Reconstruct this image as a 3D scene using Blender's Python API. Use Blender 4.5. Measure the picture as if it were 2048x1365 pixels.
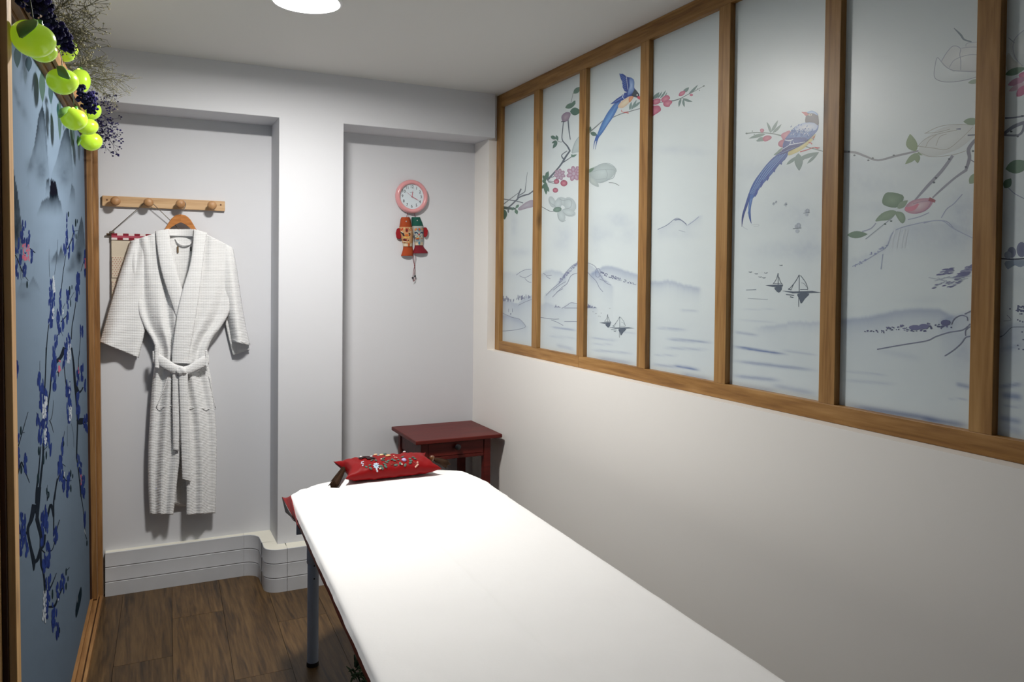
import bpy, bmesh, math, random
import numpy as np
from mathutils import Vector, Matrix, Quaternion

for o in list(bpy.data.objects):
    bpy.data.objects.remove(o)
SC = bpy.context.scene
COL = SC.collection
PI = math.pi

# ------------------------------------------------------------------ camera
FPX, CX, CY = 1552.4044, 1024.0, 581.258
YAW, PITCH, ROLL = map(math.radians, (25.7568, -1.1232, 0.5808))
CAM = Vector((0, 0, 1.5198))
FWD = Vector((math.sin(YAW) * math.cos(PITCH), math.cos(YAW) * math.cos(PITCH), math.sin(PITCH)))
_r = Vector((math.cos(YAW), -math.sin(YAW), 0))
_u = _r.cross(FWD)
RGT = _r * math.cos(ROLL) + _u * math.sin(ROLL)
UPV = -_r * math.sin(ROLL) + _u * math.cos(ROLL)
cd = bpy.data.cameras.new('camera')
cam = bpy.data.objects.new('camera', cd)
COL.objects.link(cam)
cd.sensor_width = 36
cd.lens = FPX / 2048 * 36
cd.shift_y = -(682.5 - CY) / 2048
cd.clip_start = .02
M3 = Matrix((RGT, UPV, -FWD)).transposed()
cam.matrix_world = Matrix.Translation(CAM) @ M3.to_4x4()
SC.camera = cam

# ------------------------------------------------------------------ light and exposure
SC.view_settings.view_transform = 'Standard'
SC.view_settings.look = 'None'
SC.view_settings.gamma = 1
SC.view_settings.use_curve_mapping = False
SC.view_settings.exposure = 0.1
W = bpy.data.worlds.new('world')
SC.world = W
W.use_nodes = True
W.node_tree.nodes['Background'].inputs[0].default_value = (.8, .9, 1, 1)
W.node_tree.nodes['Background'].inputs[1].default_value = .02
LAMP = (0.545, 2.845)            # the ceiling panel in view
LAMP_W = 39.0
H = 2.5

# ------------------------------------------------------------------ helpers
def lin(c):
    return tuple(((x / 255) / 12.92 if x / 255 <= .04045 else ((x / 255 + .055) / 1.055) ** 2.4) for x in c)

def ray(x, y):
    return FWD + RGT * ((x - CX) / FPX) - UPV * ((y - CY) / FPX)

def onY(x, y, Y):
    d = ray(x, y); return CAM + d * ((Y - CAM.y) / d.y)
def onX(x, y, X):
    d = ray(x, y); return CAM + d * ((X - CAM.x) / d.x)
def onZ(x, y, Z):
    d = ray(x, y); return CAM + d * ((Z - CAM.z) / d.z)

class MB:
    def __init__(s):
        s.v = []; s.f = []; s.c = []
    def add(s, vs, fs, col=None):
        n = len(s.v)
        s.v += [tuple(v) for v in vs]
        s.f += [tuple(i + n for i in f) for f in fs]
        s.c += [col or (1, 1, 1)] * len(vs) if not isinstance(col, list) else col
        return s
    def box(s, x0, x1, y0, y1, z0, z1, col=None):
        return s.add([(x0, y0, z0), (x1, y0, z0), (x1, y1, z0), (x0, y1, z0), (x0, y0, z1), (x1, y0, z1), (x1, y1, z1), (x0, y1, z1)],
                     [(0, 3, 2, 1), (4, 5, 6, 7), (0, 1, 5, 4), (1, 2, 6, 5), (2, 3, 7, 6), (3, 0, 4, 7)], col)
    def tube(s, pts, r, n=8, col=None, cap=True):
        pts = [Vector(p) for p in pts]
        rs = r if isinstance(r, (list, tuple)) else [r] * len(pts)
        vs = []; fs = []
        ref = None
        for i, p in enumerate(pts):
            t = (pts[min(i + 1, len(pts) - 1)] - pts[max(i - 1, 0)])
            if t.length < 1e-9: t = Vector((0, 0, 1))
            t.normalize()
            if ref is None:
                ref = Vector((0, 0, 1)) if abs(t.z) < .9 else Vector((1, 0, 0))
            a = t.cross(ref)
            if a.length < 1e-6: a = t.cross(Vector((.3, 1, .2)))
            a.normalize(); b = t.cross(a); ref = -b if False else ref
            for k in range(n):
                q = 2 * PI * k / n
                vs.append(p + (a * math.cos(q) + b * math.sin(q)) * rs[i])
        for i in range(len(pts) - 1):
            for k in range(n):
                k2 = (k + 1) % n
                fs.append((i * n + k, i * n + k2, (i + 1) * n + k2, (i + 1) * n + k))
        if cap:
            fs.append(tuple(range(n))[::-1]); fs.append(tuple(range((len(pts) - 1) * n, len(pts) * n)))
        return s.add(vs, fs, col)
    def lathe(s, prof, o, axis=(0, 0, 1), n=24, col=None, cap=True):
        ax = Vector(axis).normalized(); o = Vector(o)
        a = ax.orthogonal().normalized(); b = ax.cross(a)
        vs = []; fs = []
        for (r, h) in prof:
            for k in range(n):
                q = 2 * PI * k / n
                vs.append(o + ax * h + (a * math.cos(q) + b * math.sin(q)) * max(r, 1e-5))
        m = len(prof)
        for i in range(m - 1):
            for k in range(n):
                k2 = (k + 1) % n
                fs.append((i * n + k, i * n + k2, (i + 1) * n + k2, (i + 1) * n + k))
        if cap: fs.append(tuple(range(n))[::-1]); fs.append(tuple(range((m - 1) * n, m * n)))
        return s.add(vs, fs, col)
    def ball(s, o, r, nu=14, nv=8, col=None, fn=None, rot=None):
        o = Vector(o); r = r if isinstance(r, (tuple, list)) else (r, r, r)
        vs = []; fs = []
        for j in range(nv + 1):
            th = PI * j / nv
            for i in range(nu):
                ph = 2 * PI * i / nu
                d = Vector((math.sin(th) * math.cos(ph), math.sin(th) * math.sin(ph), math.cos(th)))
                k = fn(d) if fn else 1
                p = Vector((d.x * r[0] * k, d.y * r[1] * k, d.z * r[2] * k))
                if rot: p = rot @ p
                vs.append(o + p)
        for j in range(nv):
            for i in range(nu):
                i2 = (i + 1) % nu
                fs.append((j * nu + i, (j + 1) * nu + i, (j + 1) * nu + i2, j * nu + i2))
        return s.add(vs, fs, col)
    def grid(s, fn, nu, nv, col=None):
        vs = [fn(i / nu, j / nv) for j in range(nv + 1) for i in range(nu + 1)]
        fs = [(j * (nu + 1) + i, j * (nu + 1) + i + 1, (j + 1) * (nu + 1) + i + 1, (j + 1) * (nu + 1) + i) for j in range(nv) for i in range(nu)]
        return s.add(vs, fs, col)
    def extrude(s, pts, dirv, col=None):
        n = len(pts); d = Vector(dirv)
        vs = [Vector(p) for p in pts] + [Vector(p) + d for p in pts]
        fs = [tuple(range(n))[::-1], tuple(range(n, 2 * n))] + [(i, (i + 1) % n, (i + 1) % n + n, i + n) for i in range(n)]
        return s.add(vs, fs, col)

def obj(name, mb, m, parent=None, smooth=False, bevel=0, solid=0, color=False, sub=0, auto=None, fix=True):
    me = bpy.data.meshes.new(name)
    me.from_pydata(mb.v, [], mb.f)
    if color:
        at = me.color_attributes.new('Col', 'FLOAT_COLOR', 'POINT')
        arr = np.ones((len(mb.v), 4), np.float32); arr[:, :3] = np.array(mb.c, np.float32).reshape(-1, 3)
        at.data.foreach_set('color', arr.ravel())
    if fix:
        bm = bmesh.new(); bm.from_mesh(me); bmesh.ops.recalc_face_normals(bm, faces=bm.faces); bm.to_mesh(me); bm.free()
    me.materials.append(m)
    if smooth:
        me.polygons.foreach_set('use_smooth', [True] * len(me.polygons))
        if auto is not None:
            try: me.set_sharp_from_angle(angle=math.radians(auto))
            except Exception: pass
    o = bpy.data.objects.new(name, me)
    COL.objects.link(o)
    if parent: o.parent = parent
    if bevel:
        b = o.modifiers.new('bevel', 'BEVEL'); b.width = bevel; b.segments = 2; b.limit_method = 'ANGLE'
    if solid:
        b = o.modifiers.new('solid', 'SOLIDIFY'); b.thickness = solid; b.offset = 0
    if sub:
        b = o.modifiers.new('sub', 'SUBSURF'); b.levels = sub; b.render_levels = sub
    return o

def tag(o, label, cat=None, group=None, kind=None):
    o['label'] = label
    if cat: o['category'] = cat
    if group: o['group'] = group
    if kind: o['kind'] = kind
    return o

def thing(name, label, cat, loc=(0, 0, 0), group=None, kind=None):
    o = bpy.data.objects.new(name, None)
    o.empty_display_size = .05
    COL.objects.link(o)
    o.location = loc
    return tag(o, label, cat, group, kind)

def part(name, mb, m, t, **k):
    """part of thing t whose geometry is given in world coordinates"""
    o = obj(name, mb, m, t, **k)
    p = t; off = Vector((0, 0, 0))
    while p: off += p.location; p = p.parent
    o.location = -off
    return o

# ------------------------------------------------------------------ materials
def nodes(name):
    m = bpy.data.materials.new(name); m.use_nodes = True
    nt = m.node_tree
    return m, nt, nt.nodes['Principled BSDF']

def mat(name, c, rough=.5, metal=0, coat=0, emit=0, ecol=None, sheen=0, bump=0, bscale=200, spec=.5, var=0, vscale=6):
    m, nt, b = nodes(name)
    L = nt.links
    base = (*lin(c), 1)
    b.inputs['Base Color'].default_value = base
    b.inputs['Roughness'].default_value = rough
    b.inputs['Metallic'].default_value = metal
    b.inputs['Coat Weight'].default_value = coat
    b.inputs['Specular IOR Level'].default_value = spec
    if sheen:
        b.inputs['Sheen Weight'].default_value = sheen
    if emit:
        b.inputs['Emission Color'].default_value = (*lin(ecol or c), 1)
        b.inputs['Emission Strength'].default_value = emit
    tc = None
    if bump or var:
        tc = nt.nodes.new('ShaderNodeTexCoord')
    if bump:
        n = nt.nodes.new('ShaderNodeTexNoise'); n.inputs['Scale'].default_value = bscale; n.inputs['Detail'].default_value = 4
        bp = nt.nodes.new('ShaderNodeBump'); bp.inputs['Strength'].default_value = bump; bp.inputs['Distance'].default_value = .002
        L.new(tc.outputs['Object'], n.inputs['Vector']); L.new(n.outputs['Fac'], bp.inputs['Height']); L.new(bp.outputs['Normal'], b.inputs['Normal'])
    if var:
        n = nt.nodes.new('ShaderNodeTexNoise'); n.inputs['Scale'].default_value = vscale; n.inputs['Detail'].default_value = 5
        r = nt.nodes.new('ShaderNodeValToRGB')
        r.color_ramp.elements[0].position = .3; r.color_ramp.elements[1].position = .7
        r.color_ramp.elements[0].color = tuple(x * (1 - var) for x in base[:3]) + (1,)
        r.color_ramp.elements[1].color = tuple(min(1, x * (1 + var * .5)) for x in base[:3]) + (1,)
        L.new(tc.outputs['Object'], n.inputs['Vector']); L.new(n.outputs['Fac'], r.inputs['Fac']); L.new(r.outputs['Color'], b.inputs['Base Color'])
    return m

def wood(name, dark, mid, light, axis=2, scale=1.0, rough=.45, rnd=False, knots=True, spec=.4):
    """long grain along axis; object coordinates are metres"""
    m, nt, b = nodes(name); L = nt.links; N = nt.nodes.new
    tc = N('ShaderNodeTexCoord'); mp = N('ShaderNodeMapping')
    sc = [16 * scale] * 3; sc[axis] = 1.1 * scale
    mp.inputs['Scale'].default_value = sc
    L.new(tc.outputs['Object'], mp.inputs['Vector'])
    vec = mp.outputs['Vector']
    oi = N('ShaderNodeObjectInfo')
    ad = N('ShaderNodeVectorMath'); ad.operation = 'ADD'
    mu = N('ShaderNodeVectorMath'); mu.operation = 'SCALE'; mu.inputs['Scale'].default_value = 37
    cmb = N('ShaderNodeCombineXYZ')
    for i in range(3): L.new(oi.outputs['Random'], cmb.inputs[i])
    L.new(cmb.outputs[0], mu.inputs[0]); L.new(vec, ad.inputs[0]); L.new(mu.outputs[0], ad.inputs[1]); vec = ad.outputs[0]
    n1 = N('ShaderNodeTexNoise'); n1.inputs['Scale'].default_value = 1.6; n1.inputs['Detail'].default_value = 8; n1.inputs['Distortion'].default_value = 1.2
    L.new(vec, n1.inputs['Vector'])
    n2 = N('ShaderNodeTexNoise'); n2.inputs['Scale'].default_value = 7; n2.inputs['Detail'].default_value = 6
    L.new(vec, n2.inputs['Vector'])
    mx = N('ShaderNodeMath'); mx.operation = 'MULTIPLY_ADD'; mx.inputs[1].default_value = .35; L.new(n2.outputs['Fac'], mx.inputs[0])
    m2 = N('ShaderNodeMath'); m2.operation = 'MULTIPLY'; m2.inputs[1].default_value = .65; L.new(n1.outputs['Fac'], m2.inputs[0]); L.new(m2.outputs[0], mx.inputs[2])
    rp = N('ShaderNodeValToRGB'); e = rp.color_ramp.elements
    e[0].position = .33; e[0].color = (*lin(dark), 1); e[1].position = .68; e[1].color = (*lin(light), 1)
    e2 = rp.color_ramp.elements.new(.5); e2.color = (*lin(mid), 1)
    L.new(mx.outputs[0], rp.inputs['Fac'])
    out = rp.outputs['Color']
    if knots:
        mp2 = N('ShaderNodeMapping'); s2 = [9 * scale] * 3; s2[axis] = 3.0 * scale; mp2.inputs['Scale'].default_value = s2
        L.new(tc.outputs['Object'], mp2.inputs['Vector'])
        ad2 = N('ShaderNodeVectorMath'); ad2.operation = 'ADD'; L.new(mp2.outputs[0], ad2.inputs[0]); L.new(mu.outputs[0], ad2.inputs[1])
        vo = N('ShaderNodeTexVoronoi'); vo.inputs['Scale'].default_value = .8
        L.new(ad2.outputs[0], vo.inputs['Vector'])
        kr = N('ShaderNodeValToRGB'); kr.color_ramp.elements[0].position = .03; kr.color_ramp.elements[0].color = (.28, .25, .22, 1)
        kr.color_ramp.elements[1].position = .15; kr.color_ramp.elements[1].color = (1, 1, 1, 1)
        L.new(vo.outputs['Distance'], kr.inputs['Fac'])
        mm = N('ShaderNodeMix'); mm.data_type = 'RGBA'; mm.blend_type = 'MULTIPLY'; mm.inputs['Factor'].default_value = .75
        L.new(out, mm.inputs['A']); L.new(kr.outputs['Color'], mm.inputs['B']); out = mm.outputs['Result']
    if rnd:
        hv = N('ShaderNodeHueSaturation'); mr = N('ShaderNodeMapRange'); mr.inputs['To Min'].default_value = .72; mr.inputs['To Max'].default_value = 1.2
        L.new(oi.outputs['Random'], mr.inputs['Value']); L.new(mr.outputs[0], hv.inputs['Value']); L.new(out, hv.inputs['Color']); out = hv.outputs['Color']
    L.new(out, b.inputs['Base Color'])
    b.inputs['Roughness'].default_value = rough
    b.inputs['Specular IOR Level'].default_value = spec
    bp = N('ShaderNodeBump'); bp.inputs['Strength'].default_value = .15; bp.inputs['Distance'].default_value = .002
    L.new(mx.outputs[0], bp.inputs['Height']); L.new(bp.outputs['Normal'], b.inputs['Normal'])
    return m

def colmat(name, rough=.5, coat=0, spec=.5, emit=0, coat_rough=.1, bump=0, bscale=300, sheen=0):
    m, nt, b = nodes(name); L = nt.links
    a = nt.nodes.new('ShaderNodeAttribute'); a.attribute_name = 'Col'
    L.new(a.outputs['Color'], b.inputs['Base Color'])
    b.inputs['Roughness'].default_value = rough; b.inputs['Coat Weight'].default_value = coat
    b.inputs['Coat Roughness'].default_value = coat_rough; b.inputs['Specular IOR Level'].default_value = spec
    if sheen: b.inputs['Sheen Weight'].default_value = sheen
    if bump:
        tc = nt.nodes.new('ShaderNodeTexCoord'); n = nt.nodes.new('ShaderNodeTexNoise'); n.inputs['Scale'].default_value = bscale; n.inputs['Detail'].default_value = 3
        bp = nt.nodes.new('ShaderNodeBump'); bp.inputs['Strength'].default_value = bump; bp.inputs['Distance'].default_value = .001
        L.new(tc.outputs['Object'], n.inputs['Vector']); L.new(n.outputs['Fac'], bp.inputs['Height']); L.new(bp.outputs['Normal'], b.inputs['Normal'])
    return m

def waffle():
    m, nt, b = nodes('waffle_cotton'); L = nt.links; N = nt.nodes.new
    b.inputs['Base Color'].default_value = (*lin((231, 231, 231)), 1); b.inputs['Roughness'].default_value = .9
    b.inputs['Specular IOR Level'].default_value = .15; b.inputs['Sheen Weight'].default_value = .15
    tc = N('ShaderNodeTexCoord')
    hs = []
    for d, s in (('Z', 42), ('X', 42)):
        w = N('ShaderNodeTexWave'); w.wave_type = 'BANDS'; w.bands_direction = d; w.inputs['Scale'].default_value = s
        w.inputs['Distortion'].default_value = .6; w.inputs['Detail'].default_value = 1; w.inputs['Detail Scale'].default_value = .4
        L.new(tc.outputs['Object'], w.inputs['Vector']); hs.append(w)
    mx = N('ShaderNodeMath'); mx.operation = 'MULTIPLY_ADD'; mx.inputs[1].default_value = .45
    L.new(hs[1].outputs['Fac'], mx.inputs[0]); L.new(hs[0].outputs['Fac'], mx.inputs[2])
    bp = N('ShaderNodeBump'); bp.inputs['Strength'].default_value = .4; bp.inputs['Distance'].default_value = .002
    L.new(mx.outputs[0], bp.inputs['Height']); L.new(bp.outputs['Normal'], b.inputs['Normal'])
    return m

M = {}
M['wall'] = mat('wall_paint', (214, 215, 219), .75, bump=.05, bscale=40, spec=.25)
M['dim'] = mat('dim_grey_paint', (170, 170, 174), .8)
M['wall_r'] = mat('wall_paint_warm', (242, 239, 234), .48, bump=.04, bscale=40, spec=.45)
M['ceil'] = mat('ceiling_paint', (222, 221, 217), .85, bump=.03, bscale=40, spec=.2)
M['trunk'] = mat('white_trunking', (202, 204, 208), .45, var=.05, vscale=9)
M['plaster'] = mat('rough_plaster', (222, 219, 206), .8, bump=.3, bscale=60)
M['oak_v'] = wood('oak_upright', (122, 84, 40), (155, 114, 62), (176, 136, 82), 2)
M['oak_h'] = wood('oak_rail', (112, 74, 34), (150, 108, 56), (174, 132, 78), 1)
M['pine_v'] = wood('pine_upright', (108, 74, 40), (140, 100, 58), (164, 124, 78), 2, rough=.5)
M['pine_h'] = wood('pine_rail', (108, 74, 40), (140, 100, 58), (164, 124, 78), 1, rough=.5)
M['pine_lit'] = wood('pine_lit_tone', (176, 130, 78), (204, 160, 104), (220, 180, 124), 2, rough=.5)  # same pine, paled in colour to stand in for light on the mid post
M['pine_dark'] = wood('brown_strip', (44, 24, 14), (58, 34, 20), (70, 42, 26), 2, rough=.6, knots=False)
M['floor'] = wood('laminate_oak', (46, 33, 18), (84, 62, 35), (108, 83, 50), 1, scale=1.2, rough=.42, rnd=True)
M['gap'] = mat('floor_seam', (52, 42, 30), .8)
M['peg'] = wood('light_beech', (176, 138, 98), (198, 162, 120), (212, 180, 140), 0, rough=.5, knots=False)
M['pegknob'] = wood('beech_knob', (146, 104, 68), (170, 126, 84), (186, 146, 104), 1, rough=.45, knots=False)
M['hanger'] = wood('hanger_wood', (150, 92, 46), (182, 118, 64), (204, 140, 82), 0, rough=.35, knots=False)
M['chrome'] = mat('chrome', (200, 200, 200), .2, 1)
M['waffle'] = waffle()
M['cord'] = mat('jute_cord', (110, 98, 84), .9)
M['twig'] = mat('twig_bark', (104, 86, 62), .9, bump=.5)
M['linen'] = mat('linen', (206, 194, 174), .95, bump=.2, bscale=500)
M['print'] = colmat('printed_glass', .5, coat=1.0, coat_rough=.36, spec=.4)
M['mural'] = colmat('painted_panel', .9, spec=.03)
M['pink'] = mat('pink_plastic', (226, 158, 160), .22, coat=.5)
M['face'] = mat('clock_face', (214, 226, 232), .5)
M['ink'] = mat('black_print', (42, 44, 48), .5)
M['handpink'] = mat('pink_hand', (196, 104, 118), .4)
M['red_wood'] = wood('red_stain', (70, 18, 14), (90, 26, 20), (104, 34, 27), 0, rough=.45, knots=False, spec=.25)
M['knob'] = mat('dark_knob', (26, 26, 30), .35)
M['satin'] = mat('red_satin', (130, 0, 4), .55, bump=.12, bscale=30, spec=.22)
M['satin2'] = mat('red_satin_cover', (130, 1, 6), .45, spec=.3)
M['tassel'] = mat('brown_thread', (54, 36, 22), .8, spec=.15)
M['bead'] = mat('brown_bead', (104, 66, 34), .35, coat=.4)
M['slit'] = mat('dark_slit', (40, 8, 12), .9)
M['emb'] = colmat('embroidery_thread', .6, sheen=.2)
M['sheet'] = mat('nonwoven_sheet', (244, 243, 242), .8, bump=.12, bscale=130, spec=.2)
M['vinyl'] = mat('dark_vinyl', (30, 26, 28), .5)
M['leg'] = mat('grey_painted_steel', (160, 172, 190), .35, spec=.5)
M['rubber'] = mat('black_rubber', (18, 18, 18), .7)
M['steel'] = mat('bed_frame_steel', (120, 126, 136), .4, .2)
M['trim'] = mat('lamp_trim', (235, 235, 235), .5)
M['globe'] = mat('green_lit_globe', (172, 206, 56), .25, coat=.4, emit=.34, ecol=(166, 208, 40))
M['bulb'] = mat('warm_bulb', (255, 220, 120), .4, emit=3, ecol=(255, 226, 90))
M['leaf'] = mat('green_felt_leaf', (128, 176, 84), .55)
M['cap'] = mat('green_stem_cap', (70, 140, 44), .35, coat=.3)
M['wire'] = mat('green_wire', (52, 74, 40), .5)
M['gyp'] = colmat('dried_gypsophila', .9)
M['statice'] = colmat('dried_statice', .9)
M['fish'] = colmat('fish_cloth', .85, bump=.2, bscale=400)
M['redcord'] = mat('red_cord', (122, 16, 26), .8)
M['darkbead'] = mat('dark_bead', (26, 26, 34), .3, coat=.4)
M['cloth_red'] = mat('red_fin_cloth', (146, 14, 26), .9)
M['glass'] = mat('unused_white', (240, 240, 240), .4)
M['moss'] = colmat('green_weave', .9)

# ------------------------------------------------------------------ the room
XR, YB, YP, ZB = 1.7277, 4.0837, 3.8491, 2.2635
XP1, XP2 = .6103, .9213
XF, XPN = 1.7735, 1.7945            # frame front, pane front
ZF0, ZBI, ZTI = 1.1098, 1.1615, 2.4336
SW = .0566
STY = [3.889, 3.4473, 3.0051, 2.5393, 2.0832, 1.6301, 1.18, .73, .28]
WL, YN = -.34, -1.6                 # left wall, wall behind the camera

def struct(name, mb, m, label, cat, **k):
    o = obj(name, mb, m, **k)
    tag(o, label, cat, kind='structure'); return o

# floor: sub-floor with planks lying on it
fl = struct('floor', MB().box(WL - .15, XR + .2, YN - .1, YB + .15, -.05, -.006), M['gap'], 'brown oak laminate floor of long planks', 'floor')
random.seed(4)
FW = .21
ph = {-2: .3, -1: .75, 0: 3.315, 1: 3.672, 2: 3.02, 3: 3.45, 4: 2.9, 5: 3.3, 6: 3.7, 7: 3.1, 8: 3.5, 9: 2.8}
def plank(i, y0, y1):
    x0 = -.061 + (i) * FW; g = .0007
    vs = []
    for z in (-.006, 0):
        for (xa, ya) in ((x0 + g, y0 + g), (x0 + FW - g, y0 + g), (x0 + FW - g, y1 - g), (x0 + g, y1 - g)):
            vs.append((xa + .033 * (ya - 4.0), ya, z))
    o = obj('plank', MB().add(vs, [(0, 3, 2, 1), (4, 5, 6, 7), (0, 1, 5, 4), (1, 2, 6, 5), (2, 3, 7, 6), (3, 0, 4, 7)]), M['floor'], fl)
for i in range(-2, 10):
    e = ph[i]
    while e < YB + .02: e += 1.22
    ys = [YB + .02]
    y = e - 1.22
    while y > YN:
        if y < ys[-1] - .05: ys.append(y)
        y -= 1.22
    ys.append(YN)
    for a, b in zip(ys[1:], ys[:-1]):
        plank(i, a, b)

struct('ceiling', MB().box(WL - .15, XR + .25, YN - .1, YB + .15, H, H + .1), M['ceil'], 'plain off-white ceiling above the room', 'ceiling')
wb = MB().box(WL - .15, XR + .25, YB, YB + .12, -.05, H)
wb.box(WL - .05, XR + .02, YP, YB + .01, ZB, H + .01)
wb.box(XP1, XP2, YP, YB + .01, 0, ZB + .005)
struct('wall_back', wb, M['wall'], 'white back wall with beam, pillar and two shallow niches', 'wall', bevel=.003)
wr = MB().box(XR, XR + .2, YN - .1, STY[0], -.05, ZF0)
wr.box(XR, XR + .2, STY[0], YB + .02, -.05, H)
wr.box(XR, XR + .2, YN - .1, STY[8] - SW, ZF0, H)
struct('wall_right', wr, M['wall_r'], 'white right wall below and around the painted glazing', 'wall')
struct('wall_left', MB().box(WL - .12, WL, YN - .1, YB + .02, -.05, H), M['wall'], 'white left wall hidden behind the painted screen', 'wall')
struct('wall_front', MB().box(WL - .1, XR + .2, YN - .12, YN, -.05, H), M['dim'], 'dim grey wall behind the viewer', 'wall')

# ribbed trunking that runs along the foot of the back wall
tr = thing('baseboard_back', 'white ribbed trunking along the foot of the back wall', 'baseboard', (0, YB, 0), kind='structure')
def arc(cx, cy, r, a0, a1, n=8):
    return [(cx + r * math.cos(math.radians(a0 + (a1 - a0) * i / n)), cy + r * math.sin(math.radians(a0 + (a1 - a0) * i / n))) for i in range(n + 1)]
ZL = [(0, 0), (.0635, 0), (.0655, .0028), (.0685, .0028), (.0705, -.0005), (.0725, 0), (.1325, 0), (.1345, .0028), (.1375, .0028), (.1395, -.0005), (.1415, 0), (.2035, 0), (.205, .002)]
def trunk(name, path, back, m):
    n = len(path); P = [Vector((x, y)) for x, y in path]
    nor = []
    for i in range(n):
        t = (P[min(i + 1, n - 1)] - P[max(i - 1, 0)]).normalized()
        nor.append(Vector((-t.y, t.x)))          # towards the wall when running left to right
    mb = MB(); vs = []; fs = []
    for z, ins in ZL:
        for i in range(n):
            q = P[i] + nor[i] * ins; vs.append((q.x, q.y, z))
    for j in range(len(ZL) - 1):
        for i in range(n - 1):
            fs.append((j * n + i, j * n + i + 1, (j + 1) * n + i + 1, (j + 1) * n + i))
    mb.add(vs, fs)
    mb2 = MB()
    top = [(P[i].x + nor[i].x * .002, P[i].y + nor[i].y * .002, .2052) for i in range(n)]
    bk = [(x, y, .2052) for x, y in back]
    vs2 = top + bk; mb2.add(vs2, [(i, i + 1, n + i + 1, n + i) for i in range(n - 1)])
    o = part(name, mb, m, tr, smooth=True, auto=25)
    part('ledge', mb2, M['plaster'], tr)
R1 = .065
c1 = arc(.4795, 4.05 - R1, R1, 90, 0)             # inside elbow at the niche
c2 = arc(.5445 + .066, 3.772 + .066, .066, 180, 270)  # outside elbow round the pillar
trunk('trunk_length', [(-.135, 4.05), (.2, 4.05), (.4790, 4.05)], [(-.135, YB), (.2, YB), (.479, YB)], M['trunk'])
p1 = c1 + [(.5445, 3.905)]
trunk('trunk_elbow', p1, [(.48 + .135 * min(1, i / 7), YB + .002) for i in range(len(p1) - 1)] + [(.615, 3.9)], M['trunk'])
p2 = [(.546, 3.902)] + c2 + [(.644, 3.772)]
trunk('trunk_elbow', p2, [(.615, 3.9)] + [(.615, 3.855)] * (len(p2) - 2) + [(.65, 3.855)], M['trunk'])
trunk('trunk_length', [(.6455, 3.772), (.8, 3.772), (.93, 3.772)], [(.6455, 3.86), (.8, 3.86), (.93, 3.86)], M['trunk'])
p3 = arc(.93, 3.772 + .066, .066, 270, 360)
trunk('trunk_elbow', p3 + [(.996, 3.985)] + arc(.996 + R1, 4.05 - R1, R1, 180, 90), [(.9, 3.87)] * 9 + [(.9, 4.0)] + [(.9 + .15 * i / 8, YB + .004) for i in range(9)], M['trunk'])
trunk('trunk_length', [(1.062, 4.05), (1.4, 4.05), (1.727, 4.05)], [(1.062, YB), (1.4, YB), (1.727, YB)], M['trunk'])

# ------------------------------------------------------------------ ceiling lamp
def lamp(xy, power, label, twin):
    t = thing('ceiling_light', label, 'ceiling light', (xy[0], xy[1], H))
    part('trim_ring', MB().lathe([(.114, -.0005), (.114, -.009), (.117, -.011), (.124, -.009), (.127, -.004), (.127, .001)], (xy[0], xy[1], H), n=64, cap=False), M['trim'], t, smooth=True, auto=30)
    m = mat('lamp_diffuser', (255, 255, 255), .5, emit=power / (PI * PI * .113 ** 2), ecol=(255, 252, 247))
    n = 48; part('diffuser', MB().add([(xy[0] + .113 * math.cos(2 * PI * i / n), xy[1] - .113 * math.sin(2 * PI * i / n), H - .0015) for i in range(n)], [tuple(range(n))]), m, t, fix=False)
lamp(LAMP, LAMP_W, 'round white flush ceiling light above the massage table', 0)

# ------------------------------------------------------------------ flat print on panes and panels
def crom(P, closed=False, k=4):
    n = len(P)
    if n < 3: 
        return P
    out = []
    rng = n if closed else n - 1
    for i in range(rng):
        g = (lambda j: P[j % n]) if closed else (lambda j: P[min(max(j, 0), n - 1)])
        a, b, c, d = g(i - 1), g(i), g(i + 1), g(i + 2)
        for s in range(k):
            t = s / k
            out.append(tuple(.5 * (2 * b[m] + (c[m] - a[m]) * t + (2 * a[m] - 5 * b[m] + 4 * c[m] - d[m]) * t * t + (3 * b[m] - a[m] - 3 * c[m] + d[m]) * t ** 3) for m in range(len(b))))
    if not closed: out.append(tuple(P[-1]))
    return out

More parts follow.
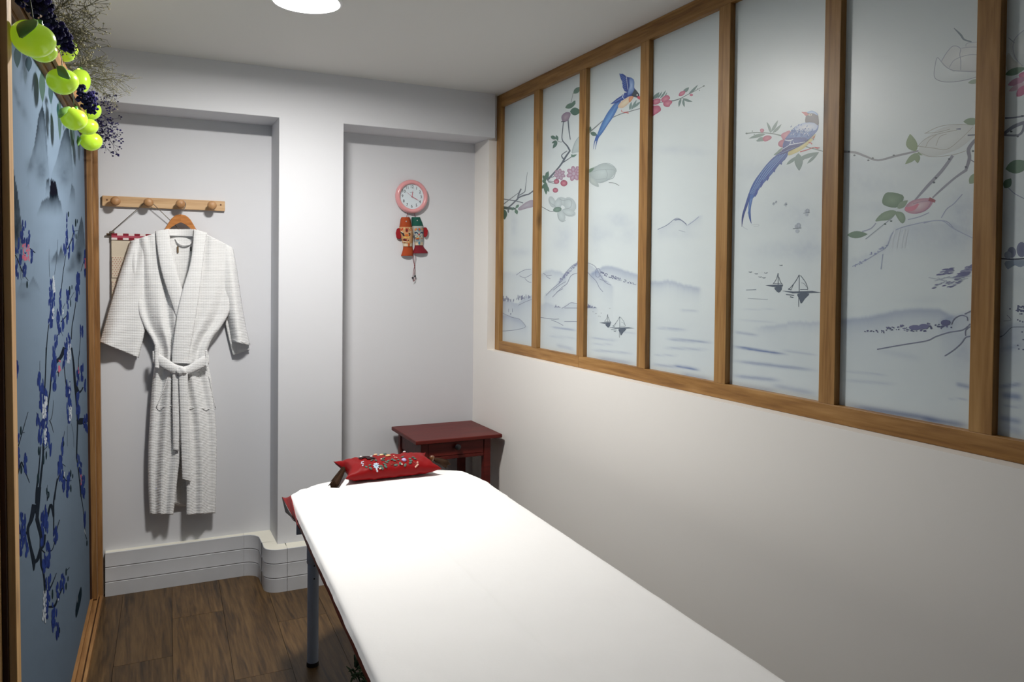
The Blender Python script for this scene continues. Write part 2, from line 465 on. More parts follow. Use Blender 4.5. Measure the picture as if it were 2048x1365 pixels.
class Paint:
    """draws on a plane n.P = c of the place; outlines are given in photograph pixels and land on that plane"""
    def __init__(s, n, c, gain, step=2e-6):
        s.n = Vector(n).normalized(); s.c = c / Vector(n).length; s.mb = MB(); s.k = 0; s.o = (0, 0, 1); s.gain = gain; s.step = step
    def at(s, ox, oy, sc): s.o = (ox, oy, sc); return s
    def hit(s, x, y):
        d = ray(x, y); return CAM + d * ((s.c - s.n.dot(CAM)) / s.n.dot(d))
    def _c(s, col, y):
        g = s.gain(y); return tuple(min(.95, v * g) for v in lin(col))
    def px(s, p): return (s.o[0] + p[0] / s.o[2], s.o[1] + p[1] / s.o[2])
    def put(s, pts, faces, cols):
        s.k += 1; off = s.n * (.00012 + s.step * s.k)
        s.mb.add([s.hit(*p) + off for p in pts], faces, [s._c(c, p[1]) for c, p in zip(cols, pts)])
    def stroke(s, pts, col, w=None, smooth=True, col2=None):
        P = []
        for p in pts:
            x, y = s.px(p); P.append((x, y, (p[2] if len(p) > 2 else w) / s.o[2]))
        if smooth and len(P) > 2: P = crom(P)
        n = len(P); vs = []; cs = []
        for i in range(n):
            dx = P[min(i + 1, n - 1)][0] - P[max(i - 1, 0)][0]; dy = P[min(i + 1, n - 1)][1] - P[max(i - 1, 0)][1]
            L = math.hypot(dx, dy) or 1; h = P[i][2] / 2
            vs += [(P[i][0] - dy / L * h, P[i][1] + dx / L * h), (P[i][0] + dy / L * h, P[i][1] - dx / L * h)]
            t = i / max(1, n - 1); cc = col if not col2 else tuple(a + (b - a) * t for a, b in zip(col, col2)); cs += [cc, cc]
        s.put(vs, [(2 * i, 2 * i + 1, 2 * i + 3, 2 * i + 2) for i in range(n - 1)], cs); return s
    def blob(s, pts, col, cc=None, smooth=True):
        P = [s.px(p) for p in pts]
        if smooth: P = crom(P, True, 3)
        n = len(P); cx = sum(p[0] for p in P) / n; cy = sum(p[1] for p in P) / n
        s.put(P + [(cx, cy)], [(i, (i + 1) % n, n) for i in range(n)], [col] * n + [cc or col]); return s
    def poly(s, pts, col):
        P = [s.px(p) for p in pts]
        s.put(P, [tuple(range(len(P)))], [col] * len(P)); return s
    def grad(s, pts, cols):
        P = [s.px(p) for p in pts]
        s.put(P, [tuple(range(len(P)))], cols); return s
    def ell(s, x, y, rx, ry, col, cc=None, ang=0, n=14):
        a = math.radians(ang); ca, sa = math.cos(a), math.sin(a)
        return s.blob([(x + rx * math.cos(2 * PI * i / n) * ca - ry * math.sin(2 * PI * i / n) * sa, y + rx * math.cos(2 * PI * i / n) * sa + ry * math.sin(2 * PI * i / n) * ca) for i in range(n)], col, cc, False)
    def leaf(s, x0, y0, x1, y1, w, col, bend=0, cc=None):
        dx, dy = x1 - x0, y1 - y0; L = math.hypot(dx, dy) or 1; nx, ny = -dy / L, dx / L
        up = []; dn = []
        for i in range(9):
            t = i / 8; h = w / 2 * math.sin(PI * t) ** .8 * (1.25 - .5 * t); b = bend * math.sin(PI * t)
            bx, by = x0 + dx * t + nx * b, y0 + dy * t + ny * b
            up.append((bx + nx * h, by + ny * h)); dn.append((bx - nx * h, by - ny * h))
        return s.blob(up + dn[::-1][1:-1], col, cc, False)
    def flower(s, x, y, r, n, col, edge, inner, a0=0, ry=1):
        for i in range(n):
            a = a0 + 2 * PI * i / n
            s.ell(x + math.cos(a) * r * .58, y + math.sin(a) * r * .58 * ry, r * .48, r * .32 * ry, edge, col, math.degrees(a))
        s.ell(x, y, r * .22, r * .22 * ry, inner); return s
    def build(s, name, m, parent): return part(name, s.mb, m, parent, color=True, fix=False)

def soft(a, b, x):
    t = np.clip((x - a) / (b - a), 0, 1); return t * t * (3 - 2 * t)
_rng = np.random.RandomState(3)
_NT = _rng.rand(256, 256)
def vnoise(x, y):
    xi = np.floor(x).astype(int); yi = np.floor(y).astype(int); fx = x - xi; fy = y - yi
    fx = fx * fx * (3 - 2 * fx); fy = fy * fy * (3 - 2 * fy)
    g = lambda a, b: _NT[a % 256, b % 256]
    return (g(xi, yi) * (1 - fx) + g(xi + 1, yi) * fx) * (1 - fy) + (g(xi, yi + 1) * (1 - fx) + g(xi + 1, yi + 1) * fx) * fy
def fbm(x, y):
    return vnoise(x, y) * .5 + vnoise(x * 2.1 + 7, y * 2.1 + 3) * .28 + vnoise(x * 4.3 + 1, y * 4.3 + 9) * .15 + vnoise(x * 9 + 4, y * 9 + 2) * .07
def project(P):
    d = P - np.array(CAM)[None, :]
    z = d @ np.array(FWD)
    return CX + FPX * (d @ np.array(RGT)) / z, CY - FPX * (d @ np.array(UPV)) / z

class Wash:
    """soft watercolour: amounts of pigment summed over features"""
    def __init__(s, X, Y): s.X = X; s.Y = Y; s.a = np.zeros_like(X)
    def ridge(s, pts, A, L, edge=1.5, rough=1.5, fall=10):
        xs = [p[0] for p in pts]; ys = [p[1] for p in pts]
        yr = np.interp(s.X, xs, ys) + rough * (fbm(s.X / 4, s.Y * 0 + 3) - .5) * 4
        m = soft(xs[0] - fall, xs[0] + fall, s.X) * soft(xs[-1] + fall, xs[-1] - fall, s.X)
        d = s.Y - yr
        s.a += A * m * soft(-edge, edge, d) * np.exp(-np.maximum(d, 0) / L); return s
    def peak(s, pts, A, bot, fade, edge=1.0, rough=1.2, hollow=0):
        """mountain silhouette that dissolves into mist between bot-fade and bot"""
        xs = [p[0] for p in pts]; ys = [p[1] for p in pts]
        yr = np.interp(s.X, xs, ys, left=9999, right=9999) + rough * (fbm(s.X / 2, s.Y / 12) - .5) * 4
        d = s.Y - yr
        s.a += A * soft(-edge, edge, d) * soft(bot, bot - fade, s.Y) * (1 - hollow * soft(0, 60, d)) * (.75 + .5 * fbm(s.X / 5, s.Y / 25)); return s
    def gauss(s, x, y, rx, ry, A, ang=0):
        a = math.radians(ang); dx = s.X - x; dy = s.Y - y; u = (dx * math.cos(a) + dy * math.sin(a)) / rx; v = (-dx * math.sin(a) + dy * math.cos(a)) / ry
        s.a += A * np.exp(-(u * u + v * v)) * (.5 + fbm(s.X / 9, s.Y / 9)); return s
    def streak(s, x0, y0, x1, y1, th, A):
        L = math.hypot(x1 - x0, y1 - y0); ux, uy = (x1 - x0) / L, (y1 - y0) / L
        t = ((s.X - x0) * ux + (s.Y - y0) * uy) / L; v = (-(s.X - x0) * uy + (s.Y - y0) * ux) + 1.5 * (fbm(s.X / 14, s.Y / 3) - .5)
        s.a += A * np.exp(-(v / th) ** 2) * soft(-.05, .25, t) * soft(1.05, .7, t); return s

# ------------------------------------------------------------------ window_1: glazed partition with printed panes
win = thing('window_1', 'long oak framed interior window with bird and landscape printed panes', 'window', (XF, STY[0], ZF0), kind='structure')
for i, y in enumerate(STY):
    part('stile', MB().box(XF, XF + .06, y - SW, y, ZBI if 0 < i < 8 else ZF0 + .0005, ZTI if 0 < i < 8 else H - .0005), M['oak_v'], win, bevel=.0015)
yb = STY[2] - SW * .35
part('bottom_rail', MB().box(XF - .0005, XF + .06, yb + .0004, STY[0] - SW, ZF0 + .0005, ZBI), M['oak_h'], win, bevel=.0015)
part('bottom_rail', MB().box(XF - .0005, XF + .06, STY[8], yb - .0004, ZF0 + .0005, ZBI), M['oak_h'], win, bevel=.0015)
part('top_rail', MB().box(XF - .0005, XF + .06, STY[8], STY[0] - SW, ZTI, H - .0005), M['oak_h'], win, bevel=.0015)

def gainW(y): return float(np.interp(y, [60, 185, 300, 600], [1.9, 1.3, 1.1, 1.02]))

def pane_colour(X, Y):
    w = Wash(X, Y)
    # drifting mist and faint far hills
    for a in ((1345, 300, 38, 9, .10), (1240, 300, 26, 8, .06), (1400, 305, 26, 8, .06), (1236, 440, 26, 14, .16), (1210, 470, 26, 16, .10), (1260, 470, 22, 22, .10), (1190, 470, 12, 45, .10),
              (1130, 470, 18, 26, .12), (1120, 490, 20, 14, .08), (1040, 505, 24, 10, .13), (1028, 450, 8, 26, .13), (1095, 300, 22, 20, .07), (1540, 340, 70, 16, .12), (1600, 430, 60, 30, .10), (1580, 500, 70, 18, .13),
              (1700, 330, 40, 30, .10), (1745, 370, 70, 24, .10), (1820, 330, 90, 16, .06), (1760, 415, 60, 12, .10), (1830, 470, 70, 40, .10), (1930, 420, 34, 44, .22), (1910, 480, 30, 26, .12), (2020, 430, 26, 50, .12), (2020, 560, 26, 20, .10), (1860, 600, 60, 8, .05),
              (1930, 700, 30, 46, .18), (2010, 680, 30, 40, .22), (1480, 390, 20, 50, .06), (1620, 500, 30, 40, .10), (1360, 470, 46, 10, .06)):
        w.gauss(*a)
    # pane 1 and 2: hills and shore
    w.ridge([(990, 545), (1039, 546), (1050, 540), (1070, 538)], .16, 26, 4, 1)
    w.ridge([(990, 604), (1020, 602), (1036, 608), (1050, 597), (1072, 589)], .34, 26, 2, 1.5)
    w.ridge([(990, 627), (1023, 633), (1039, 639), (1052, 653)], .34, 14, 2, 1)
    w.ridge([(1070, 548), (1081, 547), (1102, 540), (1123, 545), (1132, 552)], .36, 13, 3, 1, 4)
    w.ridge([(1088, 592), (1107, 576), (1129, 549), (1144, 532), (1158, 522), (1172, 524), (1192, 538), (1210, 560), (1226, 572)], .26, 26, 2, 1.5, 4)
    w.ridge([(1072, 610), (1095, 606), (1110, 612), (1123, 616), (1142, 606), (1160, 608), (1180, 609), (1194, 616)], .20, 22, 3, 1, 6)
    w.ridge([(1180, 548), (1192, 541), (1208, 533), (1224, 533), (1245, 540), (1274, 549), (1285, 553)], .5, 17, 3, .6, 6)
    # pane 4 and 5
    w.ridge([(1317, 459), (1334, 451), (1351, 438), (1361, 440), (1374, 451), (1391, 438), (1404, 430)], .17, 14, 2, 1, 6)
    w.ridge([(1290, 566), (1320, 563), (1345, 562), (1365, 570), (1400, 577)], .5, 11, 4, 1.5, 6)
    w.ridge([(1519, 655), (1560, 650), (1590, 643), (1620, 646), (1650, 644)], .34, 9, 4, 1.5, 18)
    # pane 6
    w.ridge([(1680, 640), (1740, 634), (1790, 622), (1830, 618), (1880, 619), (1905, 632)], .5, 22, 5, .6, 14)
    w.ridge([(1880, 640), (1905, 632), (1925, 628), (1958, 618)], .26, 34, 4, 1, 8)
    w.ridge([(1700, 520), (1760, 500), (1790, 460), (1830, 448), (1900, 445), (1960, 470)], .13, 40, 5, 2, 10)
    w.ridge([(1960, 650), (2000, 660), (2020, 648), (2070, 645)], .2, 40, 5, 1, 6)
    # water streaks
    for a in ((1357, 621, 1401, 624, 1.6, .3), (1310, 656, 1376, 661, 2, .35), (1330, 678, 1430, 686, 2.2, .5), (1325, 696, 1420, 700, 2.2, .3), (1302, 729, 1358, 735, 2.5, .35), (1346, 731, 1402, 741, 2.4, .8), (1304, 710, 1360, 712, 1.6, .25), (1360, 748, 1425, 762, 5, .3),
              (1100, 655, 1156, 661, 1.6, .45), (1095, 672, 1155, 678, 1.6, .2), (1110, 690, 1150, 700, 3, .25), (1176, 676, 1240, 682, 1.6, .3), (1180, 700, 1270, 708, 2, .3), (1178, 688, 1230, 690, 1.4, .2), (1190, 716, 1270, 728, 4, .3), (1230, 664, 1275, 668, 1.3, .2),
              (1463, 693, 1578, 710, 2.2, .85), (1463, 722, 1640, 742, 3, .5), (1463, 752, 1566, 762, 3.5, .45), (1466, 664, 1520, 672, 2.4, .35), (1470, 640, 1560, 646, 1.6, .15), (1560, 700, 1640, 712, 2, .25), (1480, 620, 1560, 618, 1.5, .15), (1540, 770, 1640, 790, 5, .3), (1463, 772, 1560, 784, 5, .25),
              (1684, 742, 1780, 752, 2, .22), (1682, 760, 1800, 770, 3, .18), (1690, 812, 1890, 842, 6, .55), (1840, 838, 1940, 852, 6, .5), (1895, 797, 1940, 800, 1.4, .3), (1910, 768, 1945, 776, 4, .5), (1750, 700, 1850, 720, 6, .1),
              (1995, 775, 2048, 768, 4, .5), (2000, 790, 2048, 796, 6, .6), (2000, 812, 2048, 815, 2, .3), (1995, 835, 2048, 846, 6, .5), (1999, 850, 2048, 868, 8, .3), (2000, 700, 2048, 690, 4, .2)):
        w.streak(*a)
    a = w.a
    # dissolving water below the shore line, a slightly cooler ground
    sea = soft(560, 700, Y - (X - 1300) * .05)
    a = a + .07 * sea + .05 * (fbm(X / 40, Y / 22) - .4)
    a = np.clip(a * 1.25, 0, 1.1)
    paper = np.array(lin((212, 223, 225))); tint = np.array(lin((112, 132, 172)))
    return paper[None, :] * (1 - a[:, None]) + tint[None, :] * a[:, None]

PANES = []
for i in range(8):
    y1, y0 = STY[i] - SW, STY[i + 1]
    st = .0075 if i < 2 else (.006 if i < 4 else .0045)
    nu = int((y1 - y0) / st) + 1; nv = int((ZTI - ZBI) / st) + 1
    if i == 7: nu, nv = 20, 40
    yy = np.linspace(y1 + .002, y0 - .002, nu + 1); zz = np.linspace(ZTI + .002, ZBI - .002, nv + 1)
    YY, ZZ = np.meshgrid(yy, zz)
    P = np.stack([np.full(YY.size, XPN), YY.ravel(), ZZ.ravel()], 1)
    X_, Y_ = project(P)
    C_ = pane_colour(X_, Y_) if i < 7 else np.tile(np.array(lin((205, 215, 216))), (len(P), 1))
    mb = MB(); mb.v = P.tolist()
    idx = np.arange((nu + 1) * (nv + 1)).reshape(nv + 1, nu + 1)
    mb.f = np.stack([idx[:-1, :-1], idx[1:, :-1], idx[1:, 1:], idx[:-1, 1:]], -1).reshape(-1, 4).tolist()
    mb.c = C_
    n0 = len(mb.v)
    back = [(XPN + .006, y1 + .002, ZTI + .002), (XPN + .006, y0 - .002, ZTI + .002), (XPN + .006, y0 - .002, ZBI - .002), (XPN + .006, y1 + .002, ZBI - .002)]
    mb.v += back; mb.c = np.vstack([C_, np.tile(np.array(lin((200, 210, 212))), (4, 1))]); mb.f.append((n0, n0 + 1, n0 + 2, n0 + 3))
    PANES.append(part('pane', mb, M['print'], win, color=True, fix=False))
def pprint(): return Paint((-1, 0, 0), -XPN, gainW)

GR = (86, 98, 110); DG = (70, 106, 98); LG = (104, 134, 126); OL = (122, 146, 122); PK = (158, 74, 104); PKL = (186, 128, 144)
# pane 1
p = pprint().at(1000, 300, 7.583)
p.blob([(275, 890), (330, 840), (400, 790), (480, 760), (520, 780), (510, 860), (400, 890), (300, 920)], (150, 138, 156), (172, 174, 184))
p.stroke([(20, 740), (140, 760), (240, 775), (350, 805)], GR, 14)
p.stroke([(20, 850, 14), (150, 750, 12), (230, 690, 10), (290, 645, 7)], (100, 112, 122))
p.stroke([(110, 890, 24), (200, 810, 22), (260, 750, 22), (300, 715, 22), (400, 680, 22), (440, 670, 20), (520, 610, 20)], GR)
p.stroke([(265, 760, 18), (280, 680, 20), (320, 590, 22)], GR)
p.stroke([(290, 690, 16), (370, 640, 14), (385, 580, 10), (415, 340, 5)], (104, 116, 126))
p.stroke([(20, 870, 36), (120, 885, 44), (240, 895, 22)], (64, 88, 88))
p.leaf(60, 900, 70, 1060, 90, (52, 94, 84)); p.leaf(235, 900, 262, 980, 50, (74, 118, 98)); p.leaf(285, 830, 235, 890, 40, (80, 120, 104)); p.leaf(125, 900, 125, 960, 26, (64, 88, 96)); p.leaf(175, 915, 215, 870, 40, (70, 110, 98))
p.at(960, 420, 3.792)
for q in ([(275, 495), (310, 470), (345, 455), (385, 450)], [(300, 500), (340, 515), (390, 490)], [(340, 520), (365, 545), (390, 550)], [(165, 780), (240, 815), (300, 830), (345, 885), (300, 905), (240, 915), (165, 920)], [(290, 725), (340, 700), (392, 680)]):
    p.stroke(q, (124, 136, 158), 4)
random.seed(8)
for i in range(34):
    x = random.uniform(165, 390); y = 700 - (x - 165) * .12 + random.uniform(-14, 4) if x > 280 else random.choice((695, 790)) + random.uniform(-16, 6)
    p.stroke([(x, y), (x + 1, y - random.uniform(10, 34))], (112, 122, 150), random.uniform(3, 8))
p.build('print', M['print'], PANES[0])

# pane 2
p = pprint().at(1000, 300, 7.583)
WH = (186, 200, 202); WE = (166, 180, 184)
for a in ((975, 790, 120, 60, 25), (1060, 830, 90, 120, -30), (790, 790, 50, 90, -20), (1040, 950, 110, 60, 15), (930, 1000, 60, 100, -15), (880, 820, 60, 90, 20)):
    p.ell(a[0], a[1], a[2], a[3], WE, WH, a[4])
WL_ = (140, 154, 160)
p.stroke([(740, 740), (760, 800), (820, 840), (850, 870)], WL_, 6); p.stroke([(900, 740), (960, 770), (1050, 750), (1090, 800), (1060, 880), (960, 900)], WL_, 7); p.stroke([(880, 980), (900, 1060), (960, 1085), (1000, 1070)], WL_, 7); p.stroke([(960, 950), (1040, 1000), (1120, 980)], WL_, 6)
p.ell(870, 905, 66, 40, (88, 116, 108), (120, 150, 138), -10)
p.stroke([(610, 850), (700, 900), (760, 930), (820, 930)], GR, 9)
p.stroke([(715, 460, 34), (800, 370, 26), (880, 280, 24), (940, 200, 26), (1000, 100, 28), (1065, 10, 22)], GR)
p.stroke([(940, 200, 18), (1020, 150, 14), (1085, 105, 10)], GR); p.stroke([(965, 140, 24), (935, 80, 16), (1020, 15, 14)], (100, 112, 124))
p.stroke([(720, 470, 12), (820, 480, 9)], GR); p.stroke([(730, 485, 12), (790, 500, 10), (850, 515, 8)], GR); p.stroke([(745, 425), (820, 405)], GR, 10)
for a in ((690, 460, 735, 320, 60), (650, 385, 700, 470, 46), (690, 480, 700, 680, 66), (640, 590, 690, 500, 42), (700, 540, 745, 640, 44), (720, 400, 700, 340, 44), (640, 480, 700, 470, 60)): p.leaf(*a, (80, 116, 104))
p.flower(905, 375, 86, 7, (176, 166, 182), (148, 116, 138), (168, 160, 176), .3); p.flower(1120, 360, 110, 7, (178, 168, 184), (150, 108, 132), (172, 160, 176), .1)
p.flower(1225, 300, 80, 6, (178, 168, 184), (150, 108, 132), (172, 160, 176), .5)
for a in ((857, 480, 42), (970, 505, 54), (840, 612, 42)):
    p.ell(a[0], a[1], a[2], a[2] * .9, (142, 60, 88), (198, 132, 148)); p.stroke([(a[0] - 10, a[1] - a[2] * .9), (a[0] + 4, a[1] - a[2] * .4)], (126, 60, 84), 8)
p.leaf(1070, 110, 1170, 70, 34, (92, 124, 112)); p.leaf(1075, 70, 1130, 110, 30, (92, 124, 112))
p.at(960, 120, 4.014)
p.blob([(735, 745), (760, 660), (800, 610), (830, 620), (830, 720), (770, 745)], (166, 182, 184), (180, 193, 194)); p.stroke([(740, 750), (765, 660), (810, 600)], (140, 154, 160), 3)
p.stroke([(722, 730, 14), (700, 690, 12), (660, 640, 8), (664, 560, 7), (670, 495, 6)], GR); p.stroke([(725, 640, 6), (714, 560, 9), (706, 470, 10)], GR)
p.blob([(660, 490), (655, 450), (690, 420), (728, 428), (712, 478), (680, 500)], (120, 106, 128), (158, 146, 158))
p.stroke([(652, 496), (680, 496)], (60, 70, 82), 7)
p.leaf(684, 385, 768, 350, 40, (84, 114, 102)); p.leaf(740, 370, 765, 325, 28, (84, 114, 102)); p.leaf(722, 415, 812, 412, 62, (70, 104, 92)); p.leaf(750, 270, 812, 215, 40, (84, 114, 102)); p.stroke([(730, 350), (748, 265)], (110, 124, 128), 4)
p.leaf(568, 612, 612, 636, 30, (80, 112, 102)); p.leaf(612, 604, 626, 650, 22, (80, 112, 102)); p.leaf(618, 650, 576, 668, 20, (80, 112, 102)); p.leaf(620, 655, 584, 712, 26, (80, 112, 102)); p.stroke([(620, 650), (650, 660), (664, 655)], GR, 4)
p.at(960, 420, 3.792)
for q in ([(500, 650), (560, 590), (620, 540), (640, 490), (700, 425), (752, 395)], [(550, 662), (620, 590), (660, 560), (690, 500), (740, 478)], [(555, 610), (600, 575), (650, 545)], [(580, 625), (630, 598)], [(480, 480), (510, 500), (545, 495)], [(500, 505), (535, 525)],
          [(620, 748), (660, 725), (690, 705), (740, 712)], [(640, 745), (740, 745)], [(450, 815), (500, 822), (560, 830), (600, 828)], [(540, 835), (590, 855), (632, 878)], [(640, 848), (740, 848)]):
    p.stroke(q, (116, 126, 150), 4)
for i in range(60):
    t = random.random(); x = 600 + 145 * t; y = 540 - 140 * t + random.uniform(-10, 14)
    p.ell(x, y, random.uniform(3, 7), random.uniform(2, 5), (112, 120, 154), n=6)
for i in range(12): p.stroke([(565 + i * 4, 740), (570 + i * 3, 740 - random.uniform(5, 40) * (1 - abs(i - 5) / 8))], (122, 132, 156), 5)
p.build('print', M['print'], PANES[1])

def boat(p, x, y, s, c=(74, 88, 104)):
    """two-sail boat; x, y is the foot of the mast in crop units, s the mast height"""
    p.poly([(x - s * 1.05, y - .02 * s), (x - .35 * s, y + .02 * s), (x + .8 * s, y - .01 * s), (x + 1.4 * s, y + .09 * s), (x + .5 * s, y + .12 * s), (x - .4 * s, y + .13 * s)], c)
    p.stroke([(x, y + .02 * s), (x, y - s)], c, .035 * s, False)
    p.stroke([(x, y - s), (x - .25 * s, y - .55 * s), (x - .66 * s, y - .08 * s)], c, .03 * s); p.stroke([(x - .1 * s, y - .8 * s), (x - .35 * s, y - .4 * s), (x - .5 * s, y - .06 * s)], c, .022 * s); p.stroke([(x - .66 * s, y - .15 * s), (x - .5 * s, y - .07 * s)], c, .05 * s)
    p.stroke([(x + .08 * s, y - .95 * s), (x + .4 * s, y - .5 * s), (x + .52 * s, y - .12 * s)], c, .03 * s); p.stroke([(x + .05 * s, y - .1 * s), (x + .52 * s, y - .1 * s)], c, .03 * s); p.stroke([(x + .12 * s, y - .5 * s), (x + .3 * s, y - .45 * s), (x + .44 * s, y - .25 * s)], c, .02 * s)
    p.blob([(x - .1 * s, y + .16 * s), (x + .6 * s, y + .14 * s), (x + .35 * s, y + .45 * s), (x + .12 * s, y + .75 * s), (x + .02 * s, y + .5 * s)], c, c); p.stroke([(x - .03 * s, y + .15 * s), (x - .03 * s, y + .95 * s)], c, .03 * s, False)
    p.stroke([(x - .8 * s, y + .2 * s), (x - .3 * s, y + .26 * s)], c, .05 * s); p.stroke([(x - .55 * s, y + .34 * s), (x - .35 * s, y + .4 * s)], c, .06 * s)
def cutter(p, x, y, s, c=(74, 88, 104)):
    p.poly([(x - s, y - .03 * s), (x - .3 * s, y - .08 * s), (x + .4 * s, y - .08 * s), (x + .3 * s, y + .1 * s), (x - .4 * s, y + .1 * s)], c)
    p.stroke([(x, y), (x, y - s)], c, .04 * s, False); p.stroke([(x, y - s), (x - .15 * s, y - .5 * s), (x - .4 * s, y - .15 * s)], c, .035 * s); p.stroke([(x + .05 * s, y - .7 * s), (x + .18 * s, y - .3 * s), (x + .32 * s, y - .12 * s)], c, .04 * s); p.stroke([(x - .35 * s, y - .18 * s), (x + .32 * s, y - .15 * s)], c, .03 * s)
    p.blob([(x - .3 * s, y + .15 * s), (x + .3 * s, y + .13 * s), (x + .05 * s, y + .55 * s)], c, c)
def gull(p, x, y, s, c=(80, 92, 108)):
    p.stroke([(x - s, y - .3 * s), (x, y), (x + s, y - .35 * s)], c, .35 * s)

# pane 3
p = pprint().at(960, 420, 3.792)
for q in ([(810, 400), (850, 415), (880, 440), (940, 540), (992, 572)], [(815, 470), (840, 500), (880, 540), (905, 590), (932, 622)], [(880, 450), (905, 448), (912, 480), (900, 510), (878, 500), (880, 450)], [(905, 525), (960, 545)]):
    p.stroke(q, (120, 130, 156), 4)
for i in range(70):
    t = random.random(); x = 915 + 270 * t; y = 478 + 88 * t + random.uniform(-10, 16) * (1 - t * .5)
    p.ell(x, y, random.uniform(2.5, 7) * (1.2 - t * .6), random.uniform(2, 5) * (1.2 - t * .6), (84, 94, 130), n=6)
for i in range(14): p.stroke([(815 + i * 5, 745), (818 + i * 5, 745 - random.uniform(4, 34) * (1 - i / 16))], (112, 122, 150), 5)
boat(p, 1060, 892, 82); cutter(p, 970, 858, 66)
for x, y in ((858, 774), (880, 788), (900, 806), (912, 812), (920, 785), (985, 748)): gull(p, x, y, 5)
p.at(1160, 130, 7.185)
TW = (112, 120, 124)
p.stroke([(120, 985, 16), (250, 870, 14), (330, 800, 12)], TW); p.stroke([(450, 765, 12), (560, 715, 12), (640, 690, 12), (880, 622, 12)], TW)
p.leaf(150, 975, 250, 1010, 60, (84, 112, 106)); p.leaf(150, 960, 150, 880, 30, (84, 112, 106))
for a in ((715, 650, 740, 530, 36), (740, 645, 815, 500, 34), (760, 620, 880, 520, 34)): p.leaf(*a, (110, 134, 132))
BD = (34, 62, 132); BM = (66, 108, 172); BP = (126, 152, 188)
p.blob([(510, 545), (590, 515), (545, 620), (480, 745), (400, 860), (335, 960), (270, 1045), (225, 1100), (245, 1010), (300, 870), (375, 720), (450, 610)], (52, 96, 160), (98, 146, 196))
p.stroke([(245, 1010, 22), (210, 1110, 12), (192, 1212, 3)], (52, 88, 158)); p.stroke([(268, 1025, 20), (240, 1110, 12), (220, 1216, 3)], (52, 88, 158))
for i in range(9): p.stroke([(560 - i * 6, 535 + i * 6, 3), (430 - i * 4, 760 + i * 8, 5), (300 - i * 6, 960 + i * 6, 2)], (46, 84, 150) if i % 2 else (120, 160, 204), smooth=True)
p.blob([(705, 455), (640, 495), (590, 530), (545, 600), (600, 622), (660, 590), (700, 550), (745, 490)], (196, 172, 146), (206, 200, 176)); p.blob([(715, 455), (770, 448), (755, 490), (715, 540), (700, 500)], (184, 124, 92), (200, 148, 112))
p.poly([(700, 390), (640, 400), (600, 440), (530, 485), (435, 565), (540, 545), (625, 500), (700, 455), (770, 440), (770, 380)], BD)
for i in range(6): p.stroke([(470 + i * 24, 552 - i * 12, 3), (560 + i * 18, 490 - i * 10, 5)], (90, 122, 180))
p.poly([(566, 122), (590, 128), (615, 126), (650, 150), (680, 172), (735, 182), (772, 208), (782, 255), (776, 320), (792, 352), (740, 400), (690, 400), (640, 376), (628, 350), (612, 320), (614, 290), (606, 265), (612, 240), (592, 215), (582, 185), (574, 160)], BD)
for i in range(7): p.stroke([(578 + i * 7, 135 + i * 34, 3), (660, 200 + i * 26, 6)], (84, 120, 184))
p.blob([(716, 190), (770, 210), (782, 262), (776, 330), (770, 385), (690, 440), (690, 380), (712, 300), (708, 240)], (72, 104, 160), (146, 170, 200))
for i in range(14): p.ell(668 + i * 1.6, 172 + i * 13.5, 5, 5, (206, 214, 220), n=6)
for i in range(12): p.ell(632 - i * 3 + (i > 7) * (i - 7) * 10, 405 + i * 8, 5, 5, (206, 214, 220), n=6)
p.blob([(755, 410), (790, 350), (825, 385), (852, 425), (845, 468), (800, 466), (745, 442)], (34, 48, 58), (44, 58, 68)); p.ell(823, 432, 10, 12, (220, 222, 214)); p.ell(824, 433, 4, 5, (20, 20, 24))
p.blob([(828, 452), (870, 455), (866, 500), (828, 482)], (170, 60, 80), (180, 76, 92))
p.stroke([(600, 645), (606, 675), (690, 692)], (180, 84, 84), 8); p.stroke([(690, 670), (694, 705)], (180, 84, 84), 8); p.stroke([(640, 680), (690, 672)], (180, 84, 84), 7)
p.at(960, 120, 4.014)
WH2 = (182, 196, 197); WE2 = (160, 174, 176)
p.blob([(870, 890), (940, 850), (1010, 830), (1080, 860), (1090, 900), (1040, 960), (960, 990), (900, 960)], WE2, WH2); p.blob([(870, 920), (930, 960), (955, 1020), (900, 1000), (870, 960)], WE2, (178, 190, 188))
p.stroke([(905, 890), (960, 840), (1040, 832), (1088, 870), (1095, 900)], WL_, 3); p.stroke([(900, 900), (970, 882), (1080, 885), (1075, 940), (1040, 960), (960, 988)], WL_, 3); p.stroke([(1010, 880), (1025, 920), (1015, 950)], WL_, 3); p.stroke([(930, 960), (1000, 955), (1040, 958)], WL_, 3)
p.stroke([(1035, 985), (1080, 990), (1118, 1010)], (86, 96, 98), 4); p.leaf(865, 905, 918, 865, 26, (110, 136, 122))
p.build('print', M['print'], PANES[2])

